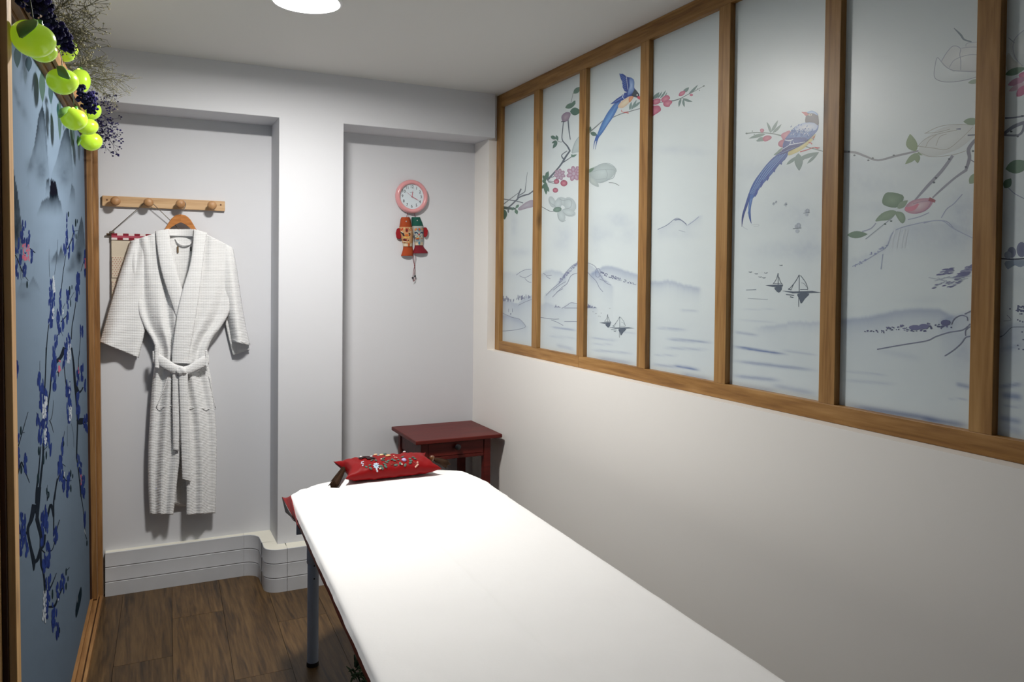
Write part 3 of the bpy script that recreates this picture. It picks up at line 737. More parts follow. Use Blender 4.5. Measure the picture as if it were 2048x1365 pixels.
# pane 4
p = pprint().at(1160, 130, 7.185)
LF = (98, 122, 120)
for a in ((1045, 490, 1142, 390, 50), (1110, 480, 1180, 380, 24), (1150, 480, 1236, 362, 26), (1200, 470, 1252, 392, 18), (1480, 390, 1568, 322, 50), (1560, 420, 1697, 282, 34), (1455, 480, 1420, 608, 34), (1470, 480, 1618, 528, 36), (1485, 490, 1503, 608, 34)): p.leaf(*a, LF, 6)
p.stroke([(1020, 575, 10), (1200, 530, 10), (1340, 515, 16), (1450, 480, 12), (1540, 430, 9), (1650, 375, 8), (1780, 302, 6)], (96, 110, 112))
p.ell(1780, 303, 14, 10, (96, 112, 110), ang=-30); p.ell(1718, 366, 7, 7, (96, 112, 110)); p.ell(1690, 345, 8, 7, (96, 112, 110))
p.blob([(1030, 520), (1090, 485), (1155, 490), (1150, 540), (1090, 572), (1040, 560)], PK, PKL); p.blob([(1165, 500), (1200, 455), (1260, 434), (1294, 470), (1280, 500), (1220, 530), (1190, 540)], PK, PKL)
p.blob([(1195, 560), (1220, 525), (1290, 505), (1328, 535), (1300, 570), (1280, 602), (1220, 598)], PK, PKL); p.blob([(1020, 600), (1080, 585), (1140, 590), (1165, 648), (1120, 690), (1070, 720), (1040, 740), (1020, 720)], PK, (184, 118, 138))
p.blob([(1418, 440), (1440, 390), (1500, 372), (1514, 392), (1490, 430), (1450, 448)], PK, PKL); p.ell(1600, 431, 24, 18, PK, PKL)
p.at(1280, 400, 2.967)
p.stroke([(105, 176), (160, 150), (210, 112), (240, 116), (280, 152)], (122, 136, 160), 4); p.stroke([(205, 120), (240, 118), (275, 145)], (110, 122, 146), 6); p.stroke([(285, 150), (320, 125), (350, 100)], (150, 164, 184), 5); p.stroke([(230, 180), (270, 192)], (150, 164, 180), 3)
p.build('print', M['print'], PANES[3])

# pane 5
p = pprint().at(1460, 200, 5.0545)
LF = (112, 134, 128)
p.stroke([(165, 340, 8), (260, 330, 10), (370, 335, 9), (450, 345, 10), (530, 365, 14)], (100, 118, 112))
for a in ((412, 335, 372, 222, 26), (415, 325, 485, 204, 30), (430, 335, 522, 244, 28), (360, 345, 188, 392, 34), (350, 385, 268, 420, 40), (470, 545, 530, 480, 26), (440, 560, 520, 500, 20)): p.leaf(*a, LF, 4)
p.leaf(380, 395, 262, 412, 30, LF)
for q in ((168, 339, 12), (226, 316, 7), (246, 348, 7)): p.ell(q[0], q[1], q[2], q[2] * .7, (98, 116, 112), n=8)
p.blob([(304, 300), (322, 290), (344, 300), (340, 322), (318, 330), (306, 318)], PK, (176, 110, 128)); p.blob([(330, 390), (360, 362), (405, 362), (422, 382), (395, 408), (350, 420)], (164, 78, 104), (190, 118, 134))
p.blob([(518, 350), (560, 325), (605, 310), (610, 350), (570, 400), (530, 395)], (172, 96, 118), (190, 128, 142)); p.blob([(490, 430), (520, 405), (560, 400), (555, 470), (520, 478), (490, 462)], (160, 80, 104), (182, 112, 130))
p.stroke([(760, 470, 10), (830, 490, 10), (960, 525, 8)], (100, 118, 112))
for a in ((690, 600, 900, 528, 44), (710, 620, 780, 560, 26), (780, 645, 900, 530, 28), (570, 655, 700, 560, 34), (690, 540, 700, 718, 84)): p.leaf(*a, (116, 138, 134))
# tail, body, wings, head
p.blob([(470, 560), (590, 525), (560, 600), (510, 640), (440, 730), (370, 810), (310, 880), (250, 975), (215, 1000), (190, 950), (240, 830), (310, 730), (390, 630)], (40, 78, 148), (64, 108, 176))
for i in range(8): p.stroke([(575 - i * 13, 535 + i * 5, 5), (440 - i * 15, 690 + i * 4, 6), (300 - i * 12, 860 + i * 10, 5), (240 - i * 6, 965, 3)], (112, 150, 196) if i % 2 else (32, 62, 138))
for a in ((470, 640, 520, 660), (400, 720, 450, 735), (350, 790, 375, 822), (290, 850, 310, 890), (240, 930, 252, 985)): p.leaf(a[0] + 40, a[1] - 40, a[2], a[3], 26, (42, 72, 150))
p.stroke([(205, 950, 34), (160, 1080, 26), (130, 1180, 20), (120, 1284, 3)], (40, 76, 150), col2=(30, 44, 104)); p.stroke([(222, 960, 34), (198, 1090, 26), (200, 1180, 22), (216, 1250, 4)], (56, 104, 172), col2=(44, 74, 140))
p.stroke([(215, 1000, 6), (180, 1150, 4)], (110, 148, 196)); p.stroke([(120, 1265), (140, 1290), (178, 1312)], (150, 164, 176), 3); p.stroke([(215, 1265), (285, 1260), (288, 1275), (240, 1280)], (168, 178, 188), 3)
p.blob([(600, 520), (690, 480), (780, 420), (860, 345), (852, 390), (800, 440), (770, 470), (730, 500), (680, 530), (600, 562), (585, 545)], (186, 176, 112), (206, 196, 132))
p.blob([(760, 228), (830, 228), (890, 245), (888, 300), (850, 350), (790, 405), (700, 450), (600, 480), (540, 498), (535, 450), (560, 390), (600, 340), (660, 270)], (56, 92, 156), (110, 142, 188))
p.blob([(755, 230), (830, 230), (885, 250), (870, 300), (800, 320), (700, 320), (650, 290), (690, 255)], (150, 170, 200), (204, 208, 212))
random.seed(11)
for i in range(150):
    x = random.gauss(740, 70); y = random.gauss(320, 36)
    if 620 < x < 880 and 240 < y < 400 and y > 470 - .36 * x - 20: p.leaf(x, y, x - random.uniform(6, 14), y + random.uniform(10, 24), random.uniform(5, 9), random.choice(((70, 106, 166), (196, 204, 214), (90, 124, 178), (50, 84, 150))))
p.poly([(560, 390), (700, 400), (800, 398), (850, 348), (790, 412), (700, 470), (560, 540), (455, 565), (520, 520), (540, 470)], (26, 42, 112))
p.blob([(560, 400), (660, 380), (780, 385), (700, 440), (600, 470), (545, 478)], (40, 58, 130), (60, 84, 150))
p.stroke([(555, 405, 8), (600, 412, 12), (640, 400, 8)], (200, 206, 216)); p.stroke([(600, 455, 8), (680, 440, 8), (760, 425, 6)], (196, 204, 216)); p.stroke([(530, 500), (600, 455), (620, 410)], (190, 198, 212), 6); p.stroke([(640, 420), (650, 440), (690, 436)], (190, 198, 212), 7); p.stroke([(470, 560), (560, 520), (660, 480)], (110, 134, 184), 5)
p.blob([(762, 225), (768, 160), (790, 122), (840, 112), (880, 140), (894, 190), (892, 255), (850, 232), (800, 226)], (44, 40, 52), (58, 54, 66))
p.blob([(780, 124), (830, 108), (880, 134), (888, 158), (850, 138), (800, 134)], (110, 146, 190), (150, 176, 206))
p.poly([(722, 122), (775, 124), (796, 150), (764, 162), (750, 146)], (170, 52, 50)); p.ell(812, 151, 16, 12, (206, 198, 172)); p.ell(812, 151, 8, 9, (44, 38, 44))
p.stroke([(710, 525, 12), (780, 505, 9), (850, 480, 9), (905, 486, 10)], (178, 62, 60)); p.stroke([(795, 432), (820, 436), (828, 450)], (178, 62, 60), 10); p.leaf(835, 395, 858, 360, 14, (178, 84, 70)); p.stroke([(860, 484), (890, 494)], (178, 62, 60), 9)
# far junks
for x, y, s in ((440, 1052, 20), (466, 1034, 18), (562, 1060, 26), (775, 1142, 50), (680, 1300, 66)):
    p.stroke([(x - s * .65, y + 3), (x + s * .65, y - s * .08)], (94, 108, 122), max(4, s * .1)); p.ell(x + s * .2, y - s * .45, s * .34, s * .4, (152, 164, 178), (172, 182, 192)); p.ell(x - s * .2, y - s * .3, s * .18, s * .3, (160, 170, 182)); p.stroke([(x, y), (x, y - s * .8)], (120, 132, 146), 3); p.ell(x, y + s * .4, s * .3, s * .3, (174, 186, 196), (168, 180, 192))
p.at(1280, 400, 2.967)
boat(p, 945, 542, 98); cutter(p, 820, 510, 76)
p.stroke([(1085, 555), (1110, 556)], (74, 88, 104), 4); p.stroke([(630, 535), (690, 533)], (130, 144, 156), 4); p.stroke([(640, 585), (760, 592)], (160, 172, 182), 3)
for x, y in ((655, 430), (690, 440), (713, 459), (736, 464), (747, 435), (837, 390)): gull(p, x, y, 9)
p.build('print', M['print'], PANES[4])

# pane 6
p = pprint().at(1640, 0, 2.843)
WT = (176, 184, 184); WO = (126, 134, 146)
p.blob([(668, 330), (690, 350), (740, 395), (830, 405), (920, 400), (920, 425), (830, 455), (740, 466), (680, 460), (648, 430)], (172, 182, 184), (184, 192, 193)); p.stroke([(920, 428), (830, 455), (740, 467), (680, 460), (650, 435), (655, 370), (668, 328), (690, 352)], WO, 4)
p.blob([(690, 350), (760, 262), (800, 275), (920, 240), (920, 405), (830, 405), (740, 395)], (166, 172, 173), (180, 185, 185)); p.stroke([(690, 350), (720, 300), (758, 262), (798, 275), (795, 310), (800, 345), (800, 398)], WO, 4); p.stroke([(690, 352), (740, 395), (830, 406), (920, 404)], WO, 4); p.stroke([(735, 385), (760, 345), (800, 325), (850, 312), (920, 312)], WO, 3); p.stroke([(805, 275), (850, 268), (920, 268)], WO, 3); p.stroke([(830, 265), (840, 245), (920, 238)], WO, 3)
p.stroke([(762, 160, 4), (800, 198, 12), (820, 225, 10), (862, 238, 6)], (96, 110, 118)); p.leaf(842, 472, 920, 455, 26, (130, 148, 134))
p.stroke([(120, 862, 12), (200, 868, 13), (260, 890, 12), (330, 912, 10), (430, 888, 12), (560, 858, 9)], (132, 136, 142))
for a in ((165, 862), (196, 884), (275, 912), (300, 900), (420, 884)): p.ell(a[0], a[1], 7, 5, (70, 84, 90), n=6)
p.leaf(545, 862, 512, 762, 62, (112, 136, 92), -10); p.leaf(560, 870, 484, 934, 34, (118, 142, 104)); p.leaf(550, 872, 556, 930, 34, (118, 142, 104)); p.leaf(555, 868, 595, 880, 20, (118, 142, 104))
p.blob([(560, 850), (610, 780), (700, 725), (800, 708), (870, 712), (900, 740), (850, 800), (760, 860), (640, 892), (590, 885)], (188, 195, 194), (200, 207, 206))
for q in ([(595, 760), (680, 720), (780, 708), (875, 712)], [(555, 835), (600, 790), (680, 760), (780, 740)], [(555, 832), (640, 842), (720, 850), (790, 800), (870, 722)], [(600, 840), (620, 800), (665, 765)], [(660, 830), (680, 780), (720, 762)], [(570, 870), (640, 892), (760, 880), (830, 858)], [(600, 758), (670, 752), (740, 735)]): p.stroke(q, (150, 152, 142), 3)
p.stroke([(775, 735, 4), (800, 733, 10)], (96, 106, 134)); p.leaf(815, 692, 920, 690, 40, (112, 136, 110))
GB = (116, 120, 134)
p.stroke([(930, 760, 16), (880, 800, 18), (845, 850, 22), (850, 900, 20), (830, 965, 16)], GB); p.stroke([(835, 965, 16), (770, 1010, 12), (700, 1070, 12), (640, 1125, 8)], (134, 138, 150)); p.stroke([(755, 885, 16), (690, 975, 18), (610, 1060, 16), (540, 1140, 10)], (130, 134, 148)); p.stroke([(840, 770), (930, 765)], (86, 96, 110), 7); p.stroke([(850, 905, 6), (890, 930, 5)], GB)
for a in ((870, 860), (660, 1012), (648, 1038), (735, 905), (830, 950)): p.ell(a[0], a[1], 8, 6, (64, 76, 86), n=6)
p.leaf(850, 1046, 900, 980, 44, (124, 146, 116)); 
p.blob([(385, 1094), (470, 1110), (468, 1150), (430, 1182), (362, 1166), (356, 1130)], (92, 120, 96), (116, 142, 116)); p.leaf(440, 1186, 500, 1140, 34, (122, 144, 122)); p.blob([(314, 1258), (350, 1215), (400, 1196), (436, 1206), (400, 1248), (350, 1256)], (116, 140, 116), (130, 152, 128)); p.blob([(428, 1205), (470, 1210), (486, 1245), (468, 1272), (440, 1240)], (116, 140, 116), (130, 152, 128)); p.leaf(155, 1338, 272, 1332, 40, (104, 130, 110))
p.blob([(480, 1195), (510, 1150), (570, 1130), (640, 1132), (632, 1170), (590, 1205), (530, 1217)], (168, 120, 140), (204, 186, 192)); p.stroke([(485, 1190, 22), (530, 1185, 26), (560, 1160, 10)], (196, 118, 138)); p.stroke([(530, 1160), (590, 1145), (630, 1150), (600, 1195), (540, 1215)], (140, 110, 134), 3); p.stroke([(620, 1132, 22), (655, 1146, 16)], (140, 62, 74))
p.stroke([(410, 1240), (340, 1295), (260, 1360)], (150, 162, 172), 5); p.stroke([(318, 1270), (290, 1300), (240, 1318)], (150, 160, 182), 6)
for a in ((405, 1258), (370, 1275)): p.ell(a[0], a[1], 8, 5, (76, 96, 92), n=6)
for q in ([(690, 1240), (720, 1190), (760, 1160), (810, 1105)], [(590, 1270), (650, 1255), (720, 1260), (760, 1300)], [(500, 1250), (560, 1235), (620, 1210)]): p.stroke(q, (150, 160, 184), 5)
p.at(1640, 440, 2.625)
for q in ([(170, 245), (240, 212), (300, 175), (350, 140), (380, 70), (430, 40), (545, 12)], [(545, 12), (640, 5), (700, 45), (810, 100)], [(330, 180), (320, 260)]): p.stroke(q, (156, 168, 190), 5)
for x in (395, 420, 445, 462): p.stroke([(x, 50, 6), (x - 14, 100, 12), (x - 18, 150, 8)], (196, 206, 212))
random.seed(5)
for i in range(26): p.ell(random.uniform(180, 350), 0, 1, 1, (150, 160, 186), n=4) if False else p.ell(*(lambda t: (180 + 170 * t + random.uniform(-8, 8), 240 - 105 * t + random.uniform(-8, 10)))(random.random()), random.uniform(3, 7), random.uniform(2, 5), (140, 150, 182), n=6)
for i in range(80):
    t = random.random(); k = random.choice((0, 1, 1, 2)); x, y, w = ((620 + 80 * t, 288 - 28 * t, 1), (715 + 95 * t, 312 - 70 * t, 1.2), (600 + 130 * t, 345 - 10 * t, .8))[k]
    y += random.uniform(-14, 14); x += random.uniform(-10, 10)
    if x < 812: p.leaf(x - 16 * w, y + 4, x + 18 * w, y - 3, 8 * w, random.choice(((96, 100, 140), (110, 116, 150), (134, 140, 168))))
for i in range(10): p.stroke([(570 + i * 16, 330 + random.uniform(-30, 30)), (650 + i * 16, 322 + random.uniform(-30, 20))], (160, 170, 186), 3)
for i in range(95):
    t = random.random(); x = 235 + 455 * t; y = (585 if t < .4 else 575 if t < .7 else 556) + random.uniform(-14, 16) * (.3 + .8 * t) - (14 if .25 < t < .45 else 0)
    p.ell(x, y, random.uniform(3, 8) * (.6 + .6 * t), random.uniform(2.5, 6) * (.6 + .6 * t), random.choice(((76, 84, 118), (98, 100, 140))), n=6)
p.ell(500, 566, 34, 14, (104, 108, 146), n=10); p.ell(545, 560, 26, 14, (104, 108, 146), n=10); p.ell(660, 540, 26, 16, (84, 88, 128), n=9)
for q in ([(690, 550), (705, 520), (740, 502), (770, 510), (775, 530)], [(300, 680), (440, 655), (560, 635), (610, 612), (680, 590), (750, 578), (790, 545)], [(655, 715), (700, 685), (740, 650), (765, 618), (800, 610)], [(765, 610), (765, 580), (790, 560)], [(760, 495), (800, 475)]): p.stroke(q, (118, 124, 148), 5)
p.build('print', M['print'], PANES[5])

# pane 7
p = pprint().at(1880, 0, 2.843)
p.blob([(400, 250), (430, 215), (470, 175), (520, 190), (520, 380), (470, 376), (420, 330)], (150, 158, 158), (168, 174, 174)); p.stroke([(478, 172), (430, 215), (415, 270), (430, 330), (470, 376)], (118, 124, 138), 4); p.stroke([(390, 215), (425, 245)], (110, 118, 130), 5); p.blob([(385, 300), (420, 340), (470, 378), (440, 405), (380, 400)], (146, 152, 148), (164, 168, 164))
p.leaf(370, 425, 490, 385, 40, (74, 104, 84)); p.blob([(450, 420), (500, 405), (520, 440), (480, 460), (455, 445)], (150, 74, 108), (182, 120, 144)); p.leaf(385, 485, 500, 440, 40, (156, 110, 136)); p.leaf(390, 520, 500, 465, 30, (172, 146, 162)); p.leaf(435, 550, 500, 480, 44, (162, 84, 118))
p.stroke([(370, 672, 10), (430, 668, 9), (500, 655, 9)], (92, 100, 116)); p.stroke([(360, 765, 16), (420, 720, 20), (500, 690, 18)], (100, 108, 124)); p.stroke([(360, 768, 10), (440, 770, 12), (470, 745, 14), (480, 700, 14)], (108, 116, 132))
for a in ((405, 748), (442, 776), (468, 660)): p.ell(a[0], a[1], 8, 6, (58, 70, 82), n=6)
p.leaf(372, 962, 520, 930, 76, (88, 122, 98)); p.leaf(366, 1070, 405, 1015, 46, (74, 108, 90)); p.stroke([(390, 1070), (430, 1105), (500, 1140)], (136, 148, 170), 5)
p.at(1840, 460, 4.55)
p.stroke([(740, 262, 10), (850, 268, 14), (1000, 258, 14)], (50, 62, 82)); p.ell(835, 205, 40, 50, (120, 128, 150), (104, 112, 138)); p.ell(925, 180, 46, 70, (112, 120, 148), (98, 106, 138)); p.ell(800, 230, 34, 34, (140, 150, 168)); p.blob([(780, 285), (1000, 280), (920, 340), (850, 320), (800, 360)], (134, 150, 166), (120, 138, 158))
for i in range(26): p.ell(random.uniform(860, 960), random.uniform(690, 770), random.uniform(6, 16), random.uniform(4, 9), (82, 90, 122), n=7)
for q in ((820, 720), (890, 820), (910, 830), (935, 838), (890, 1052), (900, 1085), (940, 1090), (930, 930), (940, 1000)): p.ell(q[0], q[1], 9, 7, (84, 94, 124), n=7)
p.stroke([(700, 985, 8), (760, 960, 8), (820, 900, 6), (860, 885, 6), (1000, 885, 6)], (96, 106, 130)); p.stroke([(760, 830), (830, 822), (790, 775)], (130, 142, 160), 5)
p.build('print', M['print'], PANES[6])

# ------------------------------------------------------------------ painted screen on the left
SX, SY = -.187, 4.045
SK, SL = .03, .011                   # it stands a little askew and leans back
def S(a, h, out): return Vector((SX - SK * a - SL * h + out, SY - a, h))
scr = thing('painted_screen', 'pine framed screen painted with misty mountains and blue blossom', 'screen', S(1.0, 0, 0))
def sbox(name, a0, a1, h0, h1, o0, o1, m, bev=.0015):
    vs = [S(a, h, o) for h in (h0, h1) for (a, o) in ((a0, o0), (a0, o1), (a1, o1), (a1, o0))]
    part(name, MB().add(vs, [(0, 3, 2, 1), (4, 5, 6, 7), (0, 1, 5, 4), (1, 2, 6, 5), (2, 3, 7, 6), (3, 0, 4, 7)]), m, scr, bevel=bev)
HT = 2.1
AE = 3.6
sbox('back_board', .002, AE, .004, HT + .06, -.03, -.012, M['pine_v'])
# posts
sbox('post', .046, .115, .04, HT, -.004, .028, M['pine_v']); sbox('post_bead', .1155, .121, .04, HT, -.004, .008, M['pine_dark'])
sbox('wall_post', .0, .0455, .0, HT + .06, -.01, .046, M['pine_v'])
sbox('post', 2.135, 2.23, .04, HT, -.004, .016, M['pine_lit']); sbox('dark_strip', 2.150, 2.205, .04, HT, .0162, .026, M['pine_dark']); sbox('post_cover', 2.150, 2.198, .04, HT, .0262, .040, M['pine_lit'])
# bottom and top rails, each of stepped mouldings
for nm, b in (('bottom_rail', 0), ('top_rail', 1)):
    for (o0, o1, h, g) in ((-.004, .012, .046, 0), (.0122, .030, .036, 0), (.0302, .034, .024, 1), (.0342, .046, .030, 0)):
        if b: sbox(nm, .046 if not g else .046, AE, HT + .046 - h, HT + .062, o0, o1, M['pine_dark'] if g else M['pine_h'])
        else: sbox(nm, .046, AE, .0005, h, o0, o1, M['pine_dark'] if g else M['pine_h'])
# painted panels
def mural_colour(X, Y):
    w = Wash(X, Y)
    def tr(l, ox, oy, s): return [(ox + a / s, oy + b / s) for a, b in l]
    f = lambda l: tr(l, 0, 100, 3.59)
    w.peak(f([(190, 880), (225, 760), (250, 660), (275, 480), (305, 385), (322, 480), (335, 640), (350, 880)]), .62, 372, 130, hollow=.35)
    w.peak(f([(370, 890), (410, 780), (440, 650), (460, 580), (490, 540), (512, 700), (525, 900)]), .62, 380, 130, hollow=.3)
    w.gauss(82, 345, 12, 26, .30); w.gauss(128, 350, 12, 28, .30); w.gauss(60, 330, 8, 14, .2)
    w.peak(f([(265, 1180), (300, 1090), (330, 1070), (355, 1060), (365, 925), (400, 950), (420, 1060), (440, 1110), (455, 1190)]), .95, 440, 70, rough=2)
    w.peak(f([(325, 1040), (335, 930), (352, 920), (360, 1000)]), .8, 400, 60); w.peak(f([(490, 1120), (515, 960), (535, 1000), (540, 1040)]), .75, 420, 90); w.peak(f([(180, 1000), (205, 950), (218, 1020)]), .25, 395, 60)
    w.peak([(26, 330), (28, 345), (36, 390), (42, 440), (46, 480), (50, 520)], .62, 560, 140, rough=2)
    w.gauss(32, 190, 4, 26, .25, -14); w.gauss(46, 220, 6, 26, .2, -20); w.gauss(30, 480, 10, 40, .25)
    g = lambda l: tr(l, 0, 420, 4.547)
    w.peak(g([(620, 560), (650, 420), (690, 280), (720, 150), (740, 55), (755, 110), (775, 330), (790, 520)]), .55, 545, 100, rough=2); w.gauss(158, 515, 6, 20, .5); w.gauss(146, 530, 6, 14, .35); w.gauss(138, 540, 5, 6, .3)
    w.peak(g([(445, 500), (480, 440), (515, 370), (530, 420), (555, 330), (580, 400), (590, 450)]), .55, 534, 34, rough=1.5); w.gauss(108, 520, 10, 8, .2)
    w.peak(g([(165, 720), (190, 650), (230, 655), (255, 690), (300, 605), (345, 680), (370, 740)]), .5, 592, 56); w.gauss(45, 590, 16, 10, .2)
    for x in (40, 62, 110, 134, 155): w.streak(x, 480 + (x * 7) % 60, x + 16, 484 + (x * 7) % 60, 10, .06)
    # hanging leaf tips at the very top
    a = np.clip(w.a * 1.5 + .12 * (fbm(X / 18, Y / 30) - .45), 0, 1.15)
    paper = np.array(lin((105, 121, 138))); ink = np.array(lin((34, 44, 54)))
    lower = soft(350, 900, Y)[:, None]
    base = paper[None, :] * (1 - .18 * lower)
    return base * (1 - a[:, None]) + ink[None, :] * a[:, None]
MUR = []
for (a0, a1, da, dh) in ((.12, 2.137, .012, .0065), (2.228, AE, .05, .03)):
    nu = int((a1 - a0) / da); nv = int((HT - .03) / dh)
    aa, hh = np.meshgrid(np.linspace(a0, a1, nu + 1), np.linspace(HT + .006, .03, nv + 1))
    aa = aa.ravel(); hh = hh.ravel()
    P = np.stack([SX - SK * aa - SL * hh, SY - aa, hh], 1)
    X_, Y_ = project(P)
    mb = MB(); mb.v = P.tolist(); idx = np.arange((nu + 1) * (nv + 1)).reshape(nv + 1, nu + 1)
    mb.f = np.stack([idx[:-1, :-1], idx[:-1, 1:], idx[1:, 1:], idx[1:, :-1]], -1).reshape(-1, 4).tolist()
    mb.c = mural_colour(X_, Y_) if a0 < 1 else np.tile(np.array(lin((105, 121, 138))), (len(P), 1))
    n0 = len(mb.v); mb.v += [S(a0, HT + .006, -.0115), S(a1, HT + .006, -.0115), S(a1, .03, -.0115), S(a0, .03, -.0115)]
    mb.f.append((n0, n0 + 1, n0 + 2, n0 + 3)); mb.c = np.vstack([mb.c, np.tile(np.array(lin((160, 170, 180))), (4, 1))])
    MUR.append(part('painted_panel', mb, M['mural'], scr, color=True, fix=False))
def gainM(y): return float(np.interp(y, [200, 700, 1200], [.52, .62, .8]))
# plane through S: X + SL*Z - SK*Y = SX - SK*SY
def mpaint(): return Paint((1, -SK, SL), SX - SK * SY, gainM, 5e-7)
p = mpaint().at(0, 100, 3.59)
LV = (86, 112, 104)
for a in ((124, -30, 124, 130, 52, (78, 100, 104)), (205, 40, 205, 158, 48, (70, 92, 104)), (300, 150, 306, 380, 44, LV), (362, 230, 366, 392, 34, (74, 100, 104)), (428, 340, 430, 650, 30, LV), (415, 380, 415, 480, 16, (44, 84, 80)), (525, 560, 526, 690, 22, (100, 124, 122)), (567, 640, 568, 800, 20, (96, 112, 122)), (560, 610, 562, 700, 18, (60, 110, 70)), (455, 540, 458, 580, 14, (110, 128, 140)), (180, 110, 182, 250, 26, (128, 148, 164))): p.leaf(*a)
NV = (30, 46, 104); NV2 = (40, 60, 124); BK = (22, 32, 44); WT = (196, 204, 212); RS = (196, 100, 124); DKL = (24, 44, 52)
random.seed(21)
def petals(cx, cy, w, h, n, lo=18, hi=60, wd=10, cols=(NV, NV2)):
    for i in range(n):
        x = cx + random.uniform(-.5, .5) * w; y = cy + random.uniform(-.5, .5) * h; L = random.uniform(lo, hi)
        p.ell(x, y, wd * random.uniform(.6, 1.1) / 2 * 1.1, L / 2, random.choice(cols), random.choice(cols), random.uniform(-4, 4), 10)
p.at(0, 420, 4.547)
p.stroke([(118, 480, 12), (130, 420, 10), (150, 430, 8), (190, 530, 9), (225, 600, 7), (258, 645, 4)], BK); p.stroke([(270, 350), (320, 392)], BK, 9); p.stroke([(180, 520), (192, 640)], (50, 64, 84), 4); p.stroke([(190, 540), (210, 625)], (50, 64, 84), 4)
for a in ((218, 170, 40, 100, 6), (190, 240, 34, 80, 6), (258, 250, 30, 100, 6), (155, 340, 34, 130, 8), (188, 440, 26, 130, 7), (152, 540, 26, 130, 7), (224, 550, 26, 90, 6), (292, 430, 24, 110, 6), (240, 300, 30, 60, 4), (215, 290, 60, 60, 6)): petals(*a, 36, 80, 16)
petals(236, 390, 62, 150, 44, 16, 40, 9, (RS, (206, 116, 138))); petals(240, 390, 40, 60, 6, 8, 16, 6, (NV, NV))
p.ell(246, 680, 8, 34, DKL)
# slender branches
p.stroke([(446, 360, 2), (446, 500, 3), (452, 610, 3)], (44, 54, 68)); p.stroke([(526, 270, 2), (518, 420, 3), (495, 590, 3)], (44, 54, 68))
p.stroke([(600, 410, 5), (575, 560, 6), (556, 740, 6)], BK); p.stroke([(540, 1110, 5), (522, 1150, 5)], BK); p.stroke([(690, 840, 6), (672, 960, 8), (655, 1060, 8), (648, 1180, 8)], BK); p.stroke([(612, 360, 9), (650, 275, 7), (672, 200, 5), (710, 190, 4)], BK); p.stroke([(735, 560, 5), (760, 470, 4)], BK)
p.stroke([(445, 1040, 7), (430, 1160, 8), (418, 1365, 9)], BK); p.stroke([(735, 1130, 4), (722, 1280, 4), (714, 1365, 5)], BK); p.stroke([(555, 1020, 10), (590, 980, 8), (605, 960, 6)], BK); p.stroke([(570, 905, 4), (590, 850, 3)], BK); p.stroke([(633, 820, 4), (676, 745, 3)], BK); p.stroke([(545, 1090), (572, 1150)], (50, 60, 76), 3)
for a in ((607, 130, 14, 150, 6), (605, 260, 22, 110, 7), (590, 330, 26, 110, 8), (628, 385, 14, 70, 5), (666, 250, 18, 160, 9), (664, 340, 14, 70, 4), (772, 420, 14, 100, 5), (775, 570, 10, 60, 4)): petals(*a, 36, 90, 12)
petals(778, 490, 12, 90, 14, 16, 40, 8, (RS, (190, 80, 96)))
for a in ((622, 40, 6, 26), (688, 118, 7, 38), (703, 105, 4, 20), (691, 240, 5, 26), (633, 735, 7, 44), (654, 705, 4, 22), (642, 850, 5, 36)): p.ell(a[0], a[1], a[2], a[3], DKL)
p.ell(630, 275, 4, 18, (170, 180, 196)); 
for a in ((458, 690, 30, 200, 14), (482, 810, 26, 100, 9), (460, 920, 36, 200, 18), (466, 1010, 26, 90, 8), (548, 840, 18, 220, 12), (530, 1010, 30, 180, 14), (540, 1080, 24, 70, 6), (573, 1050, 18, 100, 7), (615, 860, 20, 220, 12), (612, 980, 14, 110, 6), (710, 660, 26, 180, 14), (698, 770, 22, 150, 10), (735, 1095, 10, 80, 4), (751, 1090, 10, 80, 4), (510, 1210, 24, 110, 9), (490, 1310, 24, 110, 9), (600, 1230, 22, 110, 9), (628, 1180, 18, 80, 6), (595, 1310, 28, 90, 8)): petals(*a, 36, 90, 13)
petals(490, 670, 24, 160, 34, 14, 34, 7, (WT, (176, 186, 196))); petals(484, 950, 18, 100, 20, 14, 30, 6, (WT, (176, 186, 196))); petals(574, 925, 10, 40, 6, 10, 24, 5, (WT, WT)); petals(630, 1290, 28, 130, 28, 16, 36, 8, (WT, (170, 180, 196)))
p.at(0, 700, 4.547)
p.stroke([(420, -20, 10), (414, 180, 10), (408, 320, 10), (400, 420, 12)], BK); p.stroke([(590, -20, 40), (550, 70, 30), (500, 120, 34), (470, 200, 14), (455, 370, 12), (440, 470, 12), (430, 600, 10)], BK); p.stroke([(650, -20, 14), (668, 120, 16), (680, 290, 22), (690, 400, 20), (700, 560, 14), (704, 680, 12), (698, 880, 12), (696, 990, 12)], BK); p.stroke([(690, 320, 20), (715, 385, 22), (740, 370, 12), (755, 340, 10)], BK); p.stroke([(700, 660, 40), (740, 650, 60), (795, 640, 30)], BK)
p.stroke([(583, 130, 7), (590, 230, 7), (602, 330, 7)], BK); p.stroke([(724, 10, 4), (714, 100, 5), (714, 200, 8), (716, 260, 6)], BK)
p.stroke([(395, 850, 18), (390, 980, 16), (375, 1120, 18), (350, 1365, 20)], BK); p.stroke([(370, 880, 8), (355, 1060, 10), (345, 1180, 18), (330, 1280, 14), (326, 1400, 16)], BK); p.stroke([(400, 910), (430, 880)], BK, 5)
p.stroke([(255, 565, 4), (205, 740, 6), (165, 880, 8)], BK); p.stroke([(150, 1160, 18), (190, 1030, 14), (205, 1045, 10), (230, 1110, 8), (268, 1210, 4)], BK); p.stroke([(205, 755), (222, 752)], BK, 5)
